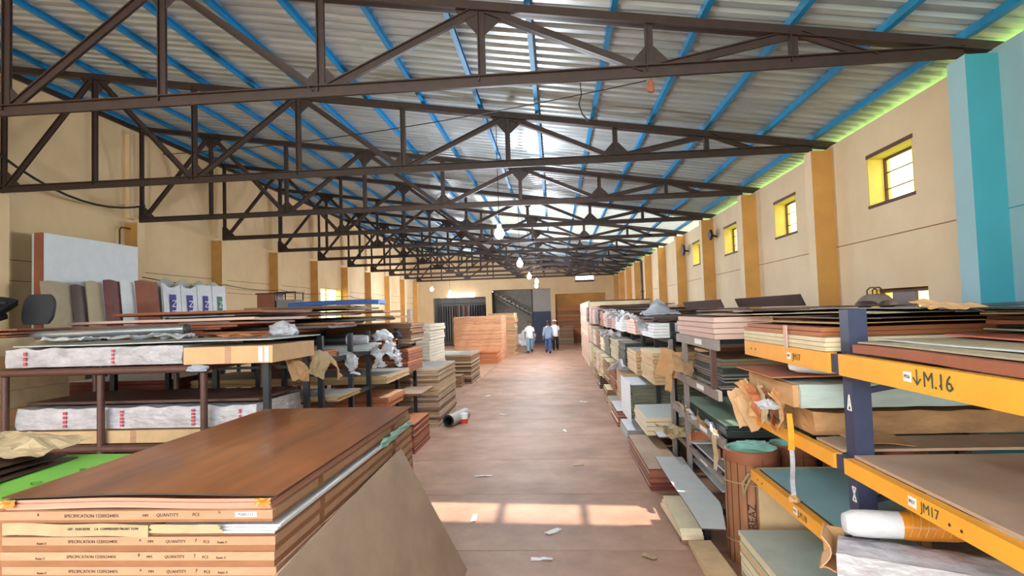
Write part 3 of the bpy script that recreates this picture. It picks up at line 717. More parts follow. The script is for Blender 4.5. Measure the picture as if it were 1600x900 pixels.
# upper shelf of the long rack: flat bundles and scraps
for k, (x0, x1, y0, y1, n, mt) in enumerate([(-5.5, -2.9, 6.8, 7.5, 3, m_orangebd), (-5.3, -2.75, 9.0, 9.85, 4, m_orangebd)]):
    stack('thin_orange_board', ['thin orange board on the upper shelf at the near end of the left rack', 'thin orange board on the upper shelf in the middle of the left rack'][k], 'board', LB, x0, x1, y0, y1, 1.72, n, .028, [(mt, m_redbrown)], .03)
for k in range(4):
    o = MB().box(-.75, .75, -.10, .10, 0, .026, 0).build('plastic_profile', m_greysheet, None, False, (-3.42+.03*k, 8.25+.02*k, 1.722+.027*k), (0, 0, R_(1.5*k-2)))
    tag(o, 'light grey wrapped strip in the bundle poking from the left rack, %s' % ['lowest', 'second', 'third', 'topmost'][k], 'strip', 'grey strips')
for k, (x, y, z, sx, sy, mt, rt_) in enumerate([(-2.74, 5.95, 1.72, .26, .34, m_card, (R_(70), R_(8), R_(70))), (-2.72, 6.5, 1.70, .24, .32, m_cardin, (R_(85), R_(20), R_(55))), (-2.68, 6.9, 1.62, .2, .30, m_card, (R_(80), R_(-12), R_(100)))]):
    crumple('card_flap', 'torn cardboard flap hanging by the near end of the left rack, %s' % ['nearest', 'middle', 'farthest'][k], 'cardboard', (x, y, z), sx, sy, mt, .06, 11+k, rt_, 12, .005, 5, .3, 'hanging cardboard flaps')
for k, (x, y, z, s_, mt) in enumerate([(-2.70, 8.55, 1.66, .42, m_film), (-2.62, 8.95, 1.74, .5, m_film), (-2.60, 9.25, 1.62, .45, m_plastic), (-2.75, 7.5, 1.62, .35, m_film)]):
    crumple('plastic_scrap', ['crumpled white film over the strip bundle of the left rack', 'largest wad of white film at the middle of the left rack', 'limp clear film hanging below the white wad of the left rack', 'white torn film hanging under the grey strips'][k], 'film', (x, y, z), s_*.6, s_, mt, .16, 20+k, (R_(75), R_(12*k), R_(60+15*k)), 14, .003, 7, .4)
heap('film_wad', 'bunched white film on the end of the left rack', 'film', (-2.72, 8.95, 1.84), .12, m_film, 7, (1.2, 1.5, .8), .5)
heap('film_wad', 'bunched dark red film beside the white wad on the left rack', 'film', (-2.85, 9.25, 1.84), .09, m_maroon, 9, (1.2, 1.2, .7), .5)
heap('film_wad', 'bunched black film behind the white wad on the left rack', 'film', (-2.68, 9.6, 1.84), .08, m_black, 10, (1, 1.2, .9), .5)
heap('orange_scrap', 'crumpled orange scrap near the wrapped pack on the brown rack', 'scrap', (-3.35, 6.0, 2.035), .10, m_orangebd, 12, (2.4, 1.2, .35), .5)
heap('film_wad', 'bunched clear film above the pale carton of the brown rack', 'film', (-3.0, 6.2, 2.035), .11, m_plastic, 13, (1.3, 1, .8), .5)
for k, (x, y) in enumerate([(-5.1, 5.75), (-4.6, 6.0), (-4.0, 5.85)]):
    crumple('film_scrap', 'scrap of white film on the grey sheet of the brown rack, %s' % ['left', 'middle', 'right'][k], 'film', (x, y, 2.07), .5, .3, m_film, .05, 30+k, (0, 0, k), 10, .003, 8)
# loose sheets heaped over the racks
rg = random.Random(3)
lev = 2.04
for y in (6.72, 8.72, 11.0): pass
HP = [(-6.3, -3.2, 6.75, 7.7), (-5.6, -2.9, 7.2, 8.3), (-6.0, -3.1, 8.0, 9.2), (-5.4, -2.8, 8.8, 10.0), (-5.6, -2.75, 9.6, 10.9), (-6.2, -3.6, 6.9, 8.2), (-5.8, -3.3, 8.2, 9.6), (-5.4, -2.9, 9.4, 10.8), (-5.9, -3.8, 7.3, 8.8), (-5.2, -3.3, 9.0, 10.6), (-5.3, -3.5, 9.5, 10.7)]
PLC = ['first', 'second', 'third', 'fourth', 'fifth', 'sixth', 'seventh', 'eighth', 'ninth', 'tenth', 'topmost']
cols = [m_redbrown, m_dkbrown, m_cartondk, m_dkgrey, m_brown, m_pink, m_dkbrown, m_brown, m_redbrown, m_dkbrown, m_brown]
for k, (x0, x1, y0, y1) in enumerate(HP):
    warped('loose_sheet', 'loose brown sheet heaped over the left racks, %s from below' % PLC[k] if k < 10 else 'topmost loose brown sheet of the heap over the left racks', 'sheet', x0, x1, y0, y1, lev, .032, [cols[k], cols[k]], .007, 40+k, R_(rg.uniform(-5, 5)), 'loose sheets on the left racks', .02)
    lev += .034
t = tag(MB().slab(lambda u, v: ((u-.5)*1.62, (v-.5)*.45, .075+.02*math.sin(v*3)-.02*abs(2*u-1)**3), 12, 6, .065, 0, 1).build('folded_tarpaulin', [m_bluesheet, m_bluesheet], None, False, (-3.86, 10.05, lev+.02)), 'bright blue folded tarpaulin on top of the left heap', 'tarpaulin')
t = thing('dark_roll', 'black roll of sheet with a clear wrapped end on the left rack', 'roll', (-3.75, 8.05, 1.82))
MB().cyl((-1.0, 0, .07), (.75, .1, .07), .07, 14).build('roll', m_dkgrey, t, True); MB().cyl((.75, .1, .07), (1.05, .12, .07), .075, 14, r2=.06).build('wrap', m_plastic, t, True)
t = thing('steel_pipe', 'long silver pipe lying across the brown sheets at far left', 'pipe', (-5.4, 6.25, 2.06))
MB().cyl((-1.25, -.12, .05), (1.15, .12, .08), .05, 14).build('tube', m_steel, t, True); MB().cyl((1.15, .12, .08), (1.19, .124, .08), .055, 14).build('cap', m_dkgrey, t)
for k in range(4):
    warped('brown_sheet', 'thin brown sheet behind the silver pipe at far left, %s' % ['lowest', 'second', 'third', 'topmost'][k], 'sheet', -7.0+.1*k, -4.3+.25*k, 6.72, 7.7, 2.04+.03*k+.04, .024, [m_cartondk, m_redbrown], .008, 60+k, R_(2-1.5*k), 'brown sheets behind the pipe')
# pile below the office chair
z = 0
for k in range(11):
    tag(link('brown_carton', boxmesh(1.25, 1.0, .19, m_cardin if k % 3 else m_card, m_card), None, (-6.55+.02*math.sin(k*2), 6.15+.015*math.cos(k*3), z)), 'brown carton in the tall pile at the far left edge, %s from the floor' % (PLC[k] if k < 10 else 'last'), 'carton', 'carton pile at far left'); z += .1915
for k in range(3):
    warped('ragged_board', 'ragged brown board under the black office chair, %s of three' % ['lowest', 'middle', 'topmost'][k], 'board', -7.1, -5.95+.03*k, 5.9, 6.6, z+.032*k, .018, [m_cartondk, m_redbrown], .012, 70+k, R_(2*k-2), 'ragged boards')
# office chair lying on the pile
t = thing('office_chair', 'black office chair lying on the board pile at the far left', 'chair', (-6.35, 6.35, z+.13), R_(12))
def fnb(u, v): return ((u-.5)*.46*(1-.25*abs(2*v-1)**3), -.03-.06*math.cos((u-.5)*2.4), v*.36*(1-.0*u))
MB().slab(fnb, 12, 10, .05).build('backrest', m_chair, t, True, (.22, .1, 0), (R_(-8), 0, R_(-20)))
MB().slab(lambda u, v: ((u-.5)*.42, (v-.5)*.40, .30+.05*math.cos((u-.5)*3)), 10, 8, .08).build('seat', m_chair, t, True, (-.22, .05, -.05), (R_(25), 0, 0))
MB().tube([(-.36, -.16, .05), (-.36, -.18, .24), (-.18, -.20, .27), (.05, -.18, .26)], .022, 8).build('armrest', m_blackmetal, t, True)
MB().cyl((-.25, -.1, .05), (-.02, -.1, .12), .045, 10).build('gas_column', m_blackmetal, t, True)
for k in range(5):
    a = 2*math.pi*k/5; MB().cyl((-.28, -.1, .06), (-.30, -.1+.16*math.cos(a), .12+.12*math.sin(a)), .018, 8, r2=.012).build('base_arm', m_blackmetal, t, True)
# --- decks against the left wall
def deck(label, x0, x1, y0, y1, z):
    t = thing('storage_deck', label, 'rack', (x0, y0, 0)); lx, ly = x1-x0, y1-y0
    for x in (.06, lx-.06):
        for k in range(int(ly//2)+1): MB().box(x-.04, x+.04, .06+k*(ly-.12)/int(ly//2)-.04, .06+k*(ly-.12)/int(ly//2)+.04, 0, z-.06).build('post', m_blackmetal, t)
    n = int(ly/.5)
    for k in range(n): MB().box(0, lx, k*ly/n, (k+1)*ly/n-.008, z-.03, z-.001).build('deck_board', m_tan, t)
    for x in (.06, lx-.06): MB().box(x-.04, x+.04, 0, ly, z-.10, z-.031).build('side_beam', m_blackmetal, t)
    return z
ZD = deck('timber storage deck along the left wall carrying white panels', -9.22, -7.3, 8.6, 16.2, 2.2)
deck('timber storage deck carrying the two small cabinets', -7.2, -5.6, 11.9, 14.4, 2.2)
t = thing('white_panel_pack', 'large pack of white-faced panels standing on edge against the left wall', 'panels', (-9.2, 9.62, ZD))
MB().box(.0, .16, 0, 2.33, 0, 1.70).build('panel', m_white, t); MB().box(-.05, -.004, -.02, 2.30, 0, 1.69).build('panel', m_greysheet, t)
MB().box(.0, .16, -.03, -.002, 0, 1.70).build('end_board', m_redbrown, t)
SH = [(9.22, 9.80, -8.72, .80, m_beige, 'beige veneer sheet, first of those leaning before the white pack'), (9.80, 10.10, -8.68, .76, m_dkbrown, 'narrow dark veneer sheet leaning before the white pack'),
      (10.08, 10.42, -8.63, .84, m_beige, 'curved beige sheet leaning before the white pack'), (10.42, 10.82, -8.57, .88, m_maroon, 'dark brown veneer sheet leaning before the white pack'),
      (10.80, 11.14, -8.53, .88, m_white, 'white sheet leaning beside the dark veneer sheet'), (11.12, 11.78, -8.47, .90, m_redbrown, 'reddish brown panel leaning right of the white sheet')]
for (y0, y1, x, h, mt, lab) in SH:
    def fs(u, v, h=h, w=y1-y0): return (.06-.08*v+.02*math.sin(u*3), u*w, v*h+.015*math.sin(u*5)*v)
    tag(MB().slab(fs, 8, 6, -.012).build('leaning_sheet', mt, None, True, (x, y0, ZD)), lab, 'sheet')
# printed white sacks
t0 = None
for k in range(4):
    t = thing('printed_sack', 'white carton sleeve with a purple printed band, %s of four by the left wall' % ['first', 'second', 'third', 'fourth'][k], 'sack', (-8.8, 12.35+.62*k, ZD+.01), 0, 'printed sleeves')
    def fsk(u, v, k=k): return (.04-.05*v, u*.60, v*(.92-.10*math.sin(u*math.pi)*(1 if k < 2 else -.2))+.02*noise.noise(Vector((u*5, k, 0))))
    MB().slab(fsk, 10, 6, -.05).build('sleeve', m_film, t, False)
    bm_ = m_inkpurple if k < 3 else M('green_ink', '#4f8a7c', .7, rnd=0)
    MB().box(.098, .101, .20, .42, .12, .66).build('band', bm_, t, rot=(0, R_(-3), 0))
    MB().slab(lambda u, v: (-.06-.05*v, u*.60, v*(1.0-.05*math.cos(u*6))), 8, 5, -.01).build('inner_flap', m_greytop, t, True)
    text('NT', .24, m_paperwhite, (.096, .31, .38), (R_(90), R_(90), R_(90)), t)
tag(MB().slab(lambda u, v: (.35-.30*v, u*2.7, .02+.16*v), 4, 4, .012).build('white_board', m_greysheet, None, False, (-8.62, 12.2, ZD)), 'tilted pale grey board in front of the printed sleeves', 'board')
# cabinets
t = thing('wooden_cabinet', 'small red-brown wooden cabinet on the deck behind the left heap', 'cabinet', (-6.45, 12.5, ZD))
MB().box(-.20, .20, 0, .45, 0, .60).build('body', m_redbrown, t); MB().box(-.23, .23, -.02, .47, .60, .625).build('top', m_dkbrown, t); MB().box(.20, .215, .02, .42, .05, .55).build('door', m_dkbrown, t)
t = thing('metal_cabinet', 'grey metal cabinet with open top frame beside the wooden one', 'cabinet', (-5.98, 12.5, ZD))
MB().box(-.22, .22, 0, .42, 0, .46).build('body', m_greydark, t)
for x in (-.21, .21):
    for y in (.01, .41): MB().box(x-.012, x+.012, y-.012, y+.012, .46, .62).build('frame_post', m_blackmetal, t)
MB().box(-.24, .24, -.01, .43, .62, .64).build('top', m_blackmetal, t)
# --- floor stacks on the left of the aisle, near to far
stack('red_brown_board', 'red-brown board in the low pile beside the near stack', 'board', 'low red-brown pile', -2.745, -2.32, 9.2, 10.32, 0, 13, .036, [(m_redbrown, m_orangebd), (m_maroon, m_orangebd)], .012, top=m_orangebd, toplabel='orange-brown board topping the low pile beside the near stack')
stack('brown_board', 'brown board in the tall pile behind the paint tin', 'board', 'tall brown pile', -3.60, -2.36, 11.4, 13.35, 0, 24, .048, [(m_brown, m_ply), (m_ply, m_ply), (m_tan, m_ply)], .018, top=m_greytop, toplabel='grey-topped board of the tall pile behind the paint tin')
stack('white_edged_carton', 'white-edged flat carton in the tallest pale pile on the left', 'carton', 'tall pale pile', -4.25, -3.0, 13.65, 15.5, 0, 26, .077, [(M('pale_carton_edge', '#d9cdbb', .8, var=.08, rnd=.12), m_cream2)], .025)
stack('brown_slab', 'brown board in the pile between the tall pale pile and the left rack', 'board', 'brown pile by the pale pile', -4.7, -3.45, 11.9, 13.5, 0, 34, .061, [(m_brown, m_brown)], .02)
stack('dark_edged_board', 'dark-edged board in the waist-high pile before the orange boards', 'board', 'waist-high dark pile', -4.65, -2.72, 18.3, 20.4, 0, 17, .055, [(m_brown, m_ply), (m_dkbrown, m_greytop), (m_tan, m_ply)], .014, top=m_greytop, toplabel='grey-topped board of the waist-high dark pile')
stack('small_carton', 'small brown carton on the floor before the waist-high dark pile', 'carton', 'small cartons', -3.3, -2.92, 17.5, 18.15, 0, 5, .07, [(m_brown, m_cardin)], .02)
stack('orange_pack', 'orange flat pack in the man-high pile near the men', 'pack', 'man-high orange pile', -4.72, -2.48, 26.6, 28.9, 0, 26, .081, [(m_peach, m_peach), (m_peach, m_orangebd)], .015, top=m_greytop)
stack('red_pack', 'reddish flat pack lying low before the man-high orange pile', 'pack', 'low reddish pile', -4.75, -2.6, 25.4, 26.5, 0, 7, .078, [(m_orangebd, m_orangebd)], .02)
stack('peach_pack', 'peach flat pack in the narrow pile behind the man-high one', 'pack', 'narrow peach pile', -3.5, -2.15, 30.2, 32.6, 0, 27, .082, [(m_peach, m_peach), (m_tan, m_peach)], .04)
stack('far_board', 'board in the dark pile left of the man-high orange pile', 'board', 'far dark pile', -7.0, -5.2, 22.5, 24.5, 0, 20, .08, [(m_brown, m_brown), (m_dkbrown, m_brown)], .03)
t = thing('paper_roll', 'grey paper roll lying on the floor beside the brown pile', 'roll', (-2.17, 11.35, 0), R_(-14))
b = MB(); prof = []
MB().cyl((0, .0, .12), (0, .85, .12), .12, 20, caps=False).build('sheet', m_greytop, t, True)
MB().cyl((0, .002, .11), (0, .848, .11), .085, 18, caps=False).build('inner_winding', m_dkgreen, t, True)
MB().lathe([(.12, 0), (.085, .0)], seg=20).build('rim', m_dkgrey, t, False, (0, 0, .12), (R_(90), 0, 0))
MB().cyl((0, .848, .12), (0, .85, .12), .12, 20).build('end', m_greytop, t)
t = thing('paint_tin', 'small white and red paint tin beside the grey roll', 'tin', (-1.93, 11.75, 0))
MB().lathe([(.001, 0), (.085, 0), (.085, .09)], seg=20).build('red_band', m_redsheet, t, True); MB().lathe([(.0852, .09), (.0852, .19), (.075, .20), (.001, .20)], seg=20).build('white_body', m_paperwhite, t, True)
MB().tube([(-.085, 0, .17), (-.06, -.04, .10), (0, -.09, .08), (.06, -.04, .10), (.085, 0, .17)], .004, 6).build('handle', m_steel, t)
# ================================================================ RIGHT SIDE: NEAR ORANGE RACK
FX = 1.605                                     # aisle face of the right racks
t = thing('pallet_rack', 'navy and orange pallet rack at the right edge of the picture', 'rack', (FX, 3.40, 0))
for y in (-.2, 3.25):
    for x in (.06, 2.2): MB().box(x-.045, x+.055, y-3.25-.05, y-3.25+.05, 0, 2.16 if x < 1 else 1.9).build('post', m_navy, t)
    for z in (.4, 1.1, 1.7): MB().bar((.1, y-3.25, z), (2.15, y-3.25, z+.35), .03, .03, 0).build('brace', m_navy, t)
MB().box(2.155, 2.255, 4.75-3.25, 4.85-3.25, 0, 1.9).build('post', m_navy, t)
BZ = [(.775, .865), (1.262, 1.345), (1.80, 1.915)]
lab = [('M18', 'J.M.18'), ('M17', 'J.M.17'), ('M16', 'J.M.16')]
for li, (z0, z1) in enumerate(BZ):
    for (ya, yb) in ((-.2, 3.19), (3.31, 4.78)):
        bmn = MB().box(-.055, -.005, ya-3.25, yb-3.25, z0, z1).build('beam', m_beam, t)
        MB().box(2.17, 2.23, ya-3.25, yb-3.25, z0, z1).build('rear_beam', m_beam, t)
        for q in (.16, .26):
            if ya > 0: MB().cyl((-.057, yb-3.25-q, (z0+z1)/2), (-.0545, yb-3.25-q, (z0+z1)/2), .008, 8).build('bolt_hole', m_dkedge, bmn)
            else: MB().cyl((-.057, 2.45-3.25-q*.7, (z0+z1)/2-.01), (-.0545, 2.45-3.25-q*.7, (z0+z1)/2-.01), .007, 8).build('bolt_hole', m_dkedge, bmn)
    MB().box(-.04, .012, -.058, .058, z0+.005, z1-.005).build('connector', m_navy, t)
def beam_mark(y, z, tag_, txt, s=.05):
    MB().box(-.0575, -.0552, y-.028-3.25, y+.028-3.25, z-.022, z+.022).build('paper_label', m_label, t)
    text(tag_, .024, m_ink, (-.0585, y-3.25, z), AISLE_R, t)
    text(txt, s, M('green_black_ink', '#2f4a3c', .7, rnd=0), (-.0565, y-.045-s*1.25-3.25, z-.002), AISLE_R, t)
beam_mark(2.56, 1.862, 'M16', '↓M.16', .095)
beam_mark(3.87, 1.856, 'M17', 'JM17', .06)
beam_mark(2.58, 1.306, 'M17', 'JM17', .06)
beam_mark(3.90, .822, 'M18', 'J.M.18', .055)
def outline(pts, zc, yc, w=.004):
    P = [(.012, yc+a-3.25, zc+c) for a, c in pts]
    b = MB()
    for p, q in zip(P, P[1:]+P[:1]): b.bar(p, q, .006, w, 0, Vector((0, 0, 1)) if abs(p[2]-q[2]) < .01 else Vector((0, 1, 0)))
    return b
bb = outline([(.02, 0), (-.02, 0), (0, .085)], 1.60, 3.235); bb.build('white_mark', m_label, t)
text('A', .035, m_label, (.012, -.015, 1.625), AISLE_R, t, 'white_mark')
bb = outline([(.018, 0), (-.018, .075), (.018, .075), (-.018, 0)], 1.10, 3.235); bb.build('white_mark', m_label, t)
# level 3 goods (top), far half
RX1 = 3.95
z = 1.918
z = stack('white_edged_board', 'white-edged board strapped at the left end of the top orange shelf', 'board', 'white-edged boards on the orange rack', FX-.04, RX1, 3.50, 4.95, z, 3, .027, [(m_white, m_cream2), (m_cream2, m_cream2)], .012)
z = stack('red_board', 'red-brown board strapped above the white-edged ones', 'board', 'red-brown boards on the orange rack', FX-.02, RX1, 3.62, 4.98, z, 2, .028, [(m_orangebd, m_redbrown)], .02)
tag(MB().box(FX-.066, FX-.058, 4.02, 4.07, 1.905, z+.004).build('packing_strap', m_pink), 'pale pink strap around the boards on the top orange shelf', 'strap')
for k, (mt, yy0, yy1, dx) in enumerate([(m_card, 3.55, 5.0, .05), (m_dkbrown, 3.4, 5.1, .22), (m_beige, 3.6, 4.9, .34), (m_dkgrey, 3.35, 5.05, .5)]):
    warped('curled_sheet', ['thin kraft sheet over the strapped boards', 'dark brown sheet over the strapped boards', 'beige sheet over the strapped boards', 'charcoal sheet on top of the strapped boards'][k], 'sheet', FX+dx, RX1, yy0, yy1, z+.004+.028*k, .006, [mt, mt], .018, 80+k, R_(2-2*k), 'thin sheets on the strapped boards')
# level 3 goods, near half
z = 1.918
NS = [(.0, m_redbrown, m_redbrown, .045, 'thick chipped red-brown board on the near top orange shelf'), (.04, m_beige, m_beige, .008, 'beige sheet, lower one on the near top shelf'), (.16, m_greysheet, m_beige, .008, 'beige sheet, upper one on the near top shelf'),
      (.48, m_rose, m_rose, .008, 'rose-red sheet on the near top shelf'), (.95, m_redsheet, m_redsheet, .008, 'bright red sheet corner on the near top shelf'), (.70, m_paleg, m_paleg, .008, 'pale green sheet on the near top shelf'),
      (.74, m_dkgrey, m_dkgrey, .01, 'black sheet, lower one on the near top shelf'), (.70, m_redbrown, m_dkbrown, .02, 'dark red board between the black sheets'), (.72, m_dkbrown, m_dkbrown, .02, 'dark brown board between the black sheets'),
      (.66, m_tan, m_cardin, .008, 'tan kraft sheet above the dark boards'), (.55, m_dkgrey, m_dkgrey, .008, 'black sheet above the tan kraft sheet'), (.48, m_dkedge, m_dkgrey, .008, 'topmost black sheet at the right edge')]
for k, (dx, me_, mt, th, lb) in enumerate(NS):
    warped('laid_sheet', lb, 'sheet', FX-.02+dx, RX1, 1.35-.02*k+(1.0 if 'corner' in lb else 0)-(.5 if 'corner' in lb else 0), 3.26+.01*(k % 3)-(.7 if 'corner' in lb else 0), z, th, [mt, me_], .010, 90+k, R_((k % 3-1)*.8), 'sheets on the near top orange shelf')
    z += th+.0062
crumple('kraft_scrap', 'torn tan kraft scrap beside the navy post on the top shelf', 'paper', (FX+.42, 3.12, z+.015), .34, .16, m_card, .03, 6, (R_(10), R_(4), R_(8)), 12, .004, 7)
crumple('kraft_scrap', 'small olive card corner between the dark boards', 'paper', (FX+.36, 2.42, 2.075), .14, .09, m_cardin, .015, 7, (R_(75), 0, R_(-40)), 8, .004, 7)
# level 2 goods
tag(MB().box(FX-.0, RX1, .6, 3.335, 1.347, 1.362).build('brown_sheet', [m_ply]), 'wide dusty brown board on the middle orange shelf', 'board')
tag(MB().box(FX-.0, 3.8, 3.47, 3.80, 1.347, 1.362).build('brown_sheet', [m_ply]), 'narrow brown board strip behind the navy post on the middle orange shelf', 'board')
tag(MB().slab(lambda u, v: (u*.32, v*.22, .012+.02*v+.012*math.sin(u*4)), 6, 4, .004).build('card_flap', m_card, None, False, (FX+.10, 3.50, 1.366)), 'cardboard flap lying on the wide dusty board', 'cardboard')
wrapped('brown paper wrapped pack on the middle orange shelf', 1.62, 3.80, 3.86, 4.70, 1.348, 1.508, M('kraft_wrap', '#b98c62', .35, var=.2, scale=4, bump=.9, bscale=9, rnd=0, stretch=(1, 1, 2.5)), [], 6)
wrapped('pale green plastic wrapped pack atop the brown wrapped one', 1.54, 3.80, 3.84, 4.68, 1.522, 1.69, m_plasticg, [], 7)
tag(MB().box(1.50, 1.535, 3.86, 4.70, 1.54, 1.68).build('corner_guard', m_card), 'ragged cardboard guard on the end of the pale green pack', 'cardboard')
warped('veneer_offcut', 'orange-brown veneer sheet over the pale green pack', 'sheet', 1.42, 2.5, 4.0, 4.75, 1.71, .008, [m_redbrown, m_orangebd], .01, 3)
t = thing('bolster', 'white cloth bolster resting on the pale green pack', 'bolster', (1.72, 4.05, 1.735), R_(-28))
MB().lathe([(.002, -.16), (.03, -.15), (.048, -.10), (.05, .1), (.04, .16), (.002, .18)], seg=14, wob=.06).build('cushion', m_film, t, True, (0, 0, .045), (0, R_(90), 0))
for k in range(5):
    crumple('wrapper_shred', 'brown wrapper shred hanging from the pale green pack end, %s from the aisle' % ['first', 'second', 'third', 'fourth', 'fifth'][k], 'wrapper', (1.50-.006*k, 4.08+.14*k, 1.49-.02*(k % 2)), .10, .28, [m_card, m_redbrown, m_cardin, m_orangebd, m_card][k], .05, 50+k, (R_(88), R_(10*k-20), R_(70+15*k)), 10, .004, 11, .1, 'wrapper shreds')
crumple('paper_scrap', 'white torn paper on the shreds below the pale green pack', 'paper', (1.44, 4.12, 1.515), .17, .10, m_film, .03, 9, (R_(15), 0, R_(10)), 8, .003, 10)
t = thing('orange_strap', 'orange strap with clear tail hanging off the middle orange shelf', 'strap', (1.535, 4.02, .93))
MB().slab(lambda u, v: ((u-.5)*(.045-.01*v), -.01*math.sin(v*4), .30+.24*v), 4, 8, .004).build('band', m_beam, t); MB().slab(lambda u, v: ((u-.5)*.03, .01*math.sin(v*6), v*.30), 3, 8, .004).build('clear_tail', m_plastic, t)
o = heap('knot', None, None, (0, 0, -.04), .03, m_card, 2, (1, 1, .9), .5); o.parent = t
# level 1 goods
tag(MB().box(FX-.005, 3.82, 3.47, 4.86, .866, .882, 0, 1).build('teal_sheet', [m_dkedge, m_tealsheet]), 'smooth teal sheet on the lowest orange shelf', 'sheet')
t = thing('wrapped_bundle', 'bundle of long white boards in clear film at the lower right corner', 'bundle', (1.36, 3.02, .868), R_(-27))
for k in range(5): MB().box(0+.015*(k % 2), 2.1, -.05+.005*k, .17, .002+.017*k, .018+.017*k).build('white_board', m_greysheet, t)
def fnf(u, v): return (-.012+u*2.13, -.065+.02*math.sin(v*3)+v*.25, .12+.012*noise.noise(Vector((u*14, v*6, 1)))+.02*math.sin(v*math.pi))
MB().slab(fnf, 30, 8, .03).build('film_cover', m_plastic, t, True)
MB().slab(lambda u, v: (-.014+u*1.0, -.075+.014*noise.noise(Vector((u*16, v*6, 5))), .012+v*.11), 24, 6, .006).build('film_side', m_plastic, t, True)
t = thing('white_roll', 'white padded roll bound with orange tape on the film-covered bundle', 'roll', (1.40, 3.08, 1.03), R_(-8))
MB().lathe([(.002, 0), (.045, .012), (.062, .05), (.066, .12), (.064, .30)], seg=18, wob=.02).build('cover', m_film, t, True, (0, 0, .062), (0, R_(90), 0))
MB().lathe([(.067, .26), (.070, .30), (.069, .50), (.064, .54)], seg=18, wob=.02).build('tape', m_orangetape, t, True, (0, 0, .062), (0, R_(90), 0))
MB().lathe([(.058, .53), (.056, .95), (.002, .96)], seg=16).build('tail', m_film, t, True, (0, 0, .058), (0, R_(90), 0))
for k in range(7):
    a = k*.034+.29; MB().tube([(a+.02*math.sin(q), .0725*math.cos(q), .062+.0725*math.sin(q)) for q in [x*.45 for x in range(-1, 9)]], .0013, 4).build('string', m_tan, t)
heap('tape_knot', 'knot on the orange taped roll', 'knot', (1.83, 2.965, 1.13), .025, m_cartondk, 4, (1.2, 1, .8), .4)
t = thing('carton_corner', 'open cardboard corner piece at the end of the film-covered bundle', 'cardboard', (1.31, 3.07, .87), R_(-27))
MB().slab(lambda u, v: (.05*math.sin(v*3)-.02, u*.20, v*.16), 4, 6, .006).build('flap', m_cardpale, t); MB().slab(lambda u, v: (u*.1-.02, .20-.01*v, v*.15), 4, 4, .006).build('flap', m_card, t); MB().slab(lambda u, v: (u*.09-.03, v*.2, .0+.01*math.sin(u*5)), 4, 4, .006).build('flap', m_card, t)
# below the rack: crate panel and pale boards
tag(MB().box(1.62, 2.35, 4.98, 5.0, 0, .855).build('crate_panel', m_tan), 'tall pale wooden panel standing under the teal sheet', 'panel')
stack('pale_sheet', 'pale grey-green sheet on the low pile under the orange rack', 'sheet', 'pale sheets under the orange rack', 1.40, 2.6, 3.55, 4.80, .0, 11, .038, [(m_cream2, m_paleg), (m_tan, m_paleg)], .012, top=M('grey_green_face', '#abb0a2', .6, var=.08, rnd=0), toplabel='topmost grey-green sheet of the low pile under the orange rack')
# ---------------------------------------------------------------- veneer-wrapped drums
def drum(label, x, y, r, h, mark=False, crush=0):
    t = thing('wrapped_drum', label, 'drum', (x, y, 0), 0, 'veneer-wrapped drums')
    MB().lathe([(.002, 0), (r, 0), (r*1.01, h*.5), (r, h*.97), (r*1.02, h), (r*.94, h+.012)], seg=22, wob=.015).build('wrap', m_veneer, t, True)
    MB().lathe([(r*.94, h+.012), (r*.84, h+.0), (r*.82, h-.05), (.002, h-.05)], seg=22, wob=.015).build('inner_lining', m_aqua, t, True)
    for z in (h*.2, h*.72): MB().tube([((r*1.02+.004)*math.cos(a), (r*1.02+.004)*math.sin(a), z+.012*math.sin(a*2)) for a in [2*math.pi*k/20 for k in range(21)]], .006, 5).build('twine', m_twine, t)
    for k in range(6):
        a = -math.pi*.95+k*.3; MB().tube([((r+.006)*math.cos(a), (r+.006)*math.sin(a), z_) for z_ in (.02, h*.5, h*.96)], .003, 4).build('plank_seam', m_dkbrown, t)
    MB().lathe([(r*1.03, h*.90), (r*1.05, h*.93), (r*1.03, h*1.0)], seg=22, wob=.02).build('rim_band', m_redbrown, t, True)
    if mark: text('OMS FAREAZ', .085, m_ink, (-r*.35, -r*.97, h*.30), (R_(90), R_(-90), R_(-22)), t)
    return t
drum('tallest veneer-wrapped drum with handwriting in front of the green sheets', 1.665, 5.27, .225, .95, True)
drum('veneer-wrapped drum behind the teal sheet, second from the aisle', 2.12, 5.55, .20, .92)
drum('veneer-wrapped drum behind the teal sheet, third from the aisle', 2.56, 5.40, .22, .94)
drum('veneer-wrapped drum behind the teal sheet, farthest from the aisle', 3.03, 5.50, .21, .93)
t = thing('hanging_twine', 'loop of twine hanging on the tallest drum', 'twine', (1.52, 5.03, .62))
MB().tube([(0, 0, 0), (-.02, -.02, .10), (.03, -.03, .18), (.1, -.03, .19), (.17, .0, .12), (.22, .03, .02)], .009, 6).build('strand', m_twine, t, True); MB().tube([(0, 0, 0), (.015, -.02, .08), (.06, -.035, .17)], .008, 6).build('strand', m_twine, t, True)
for k, (x, y, r) in enumerate([(1.70, 5.30, .12), (2.5, 5.42, .13)]):
    crumple('aqua_scrap', 'aqua paper scrap on the %s drum' % ['tallest', 'third'][k], 'paper', (x, y, .985), r*2, r*1.2, m_aqua, .03, 3+k, (0, 0, .4*k), 8, .003, 9)
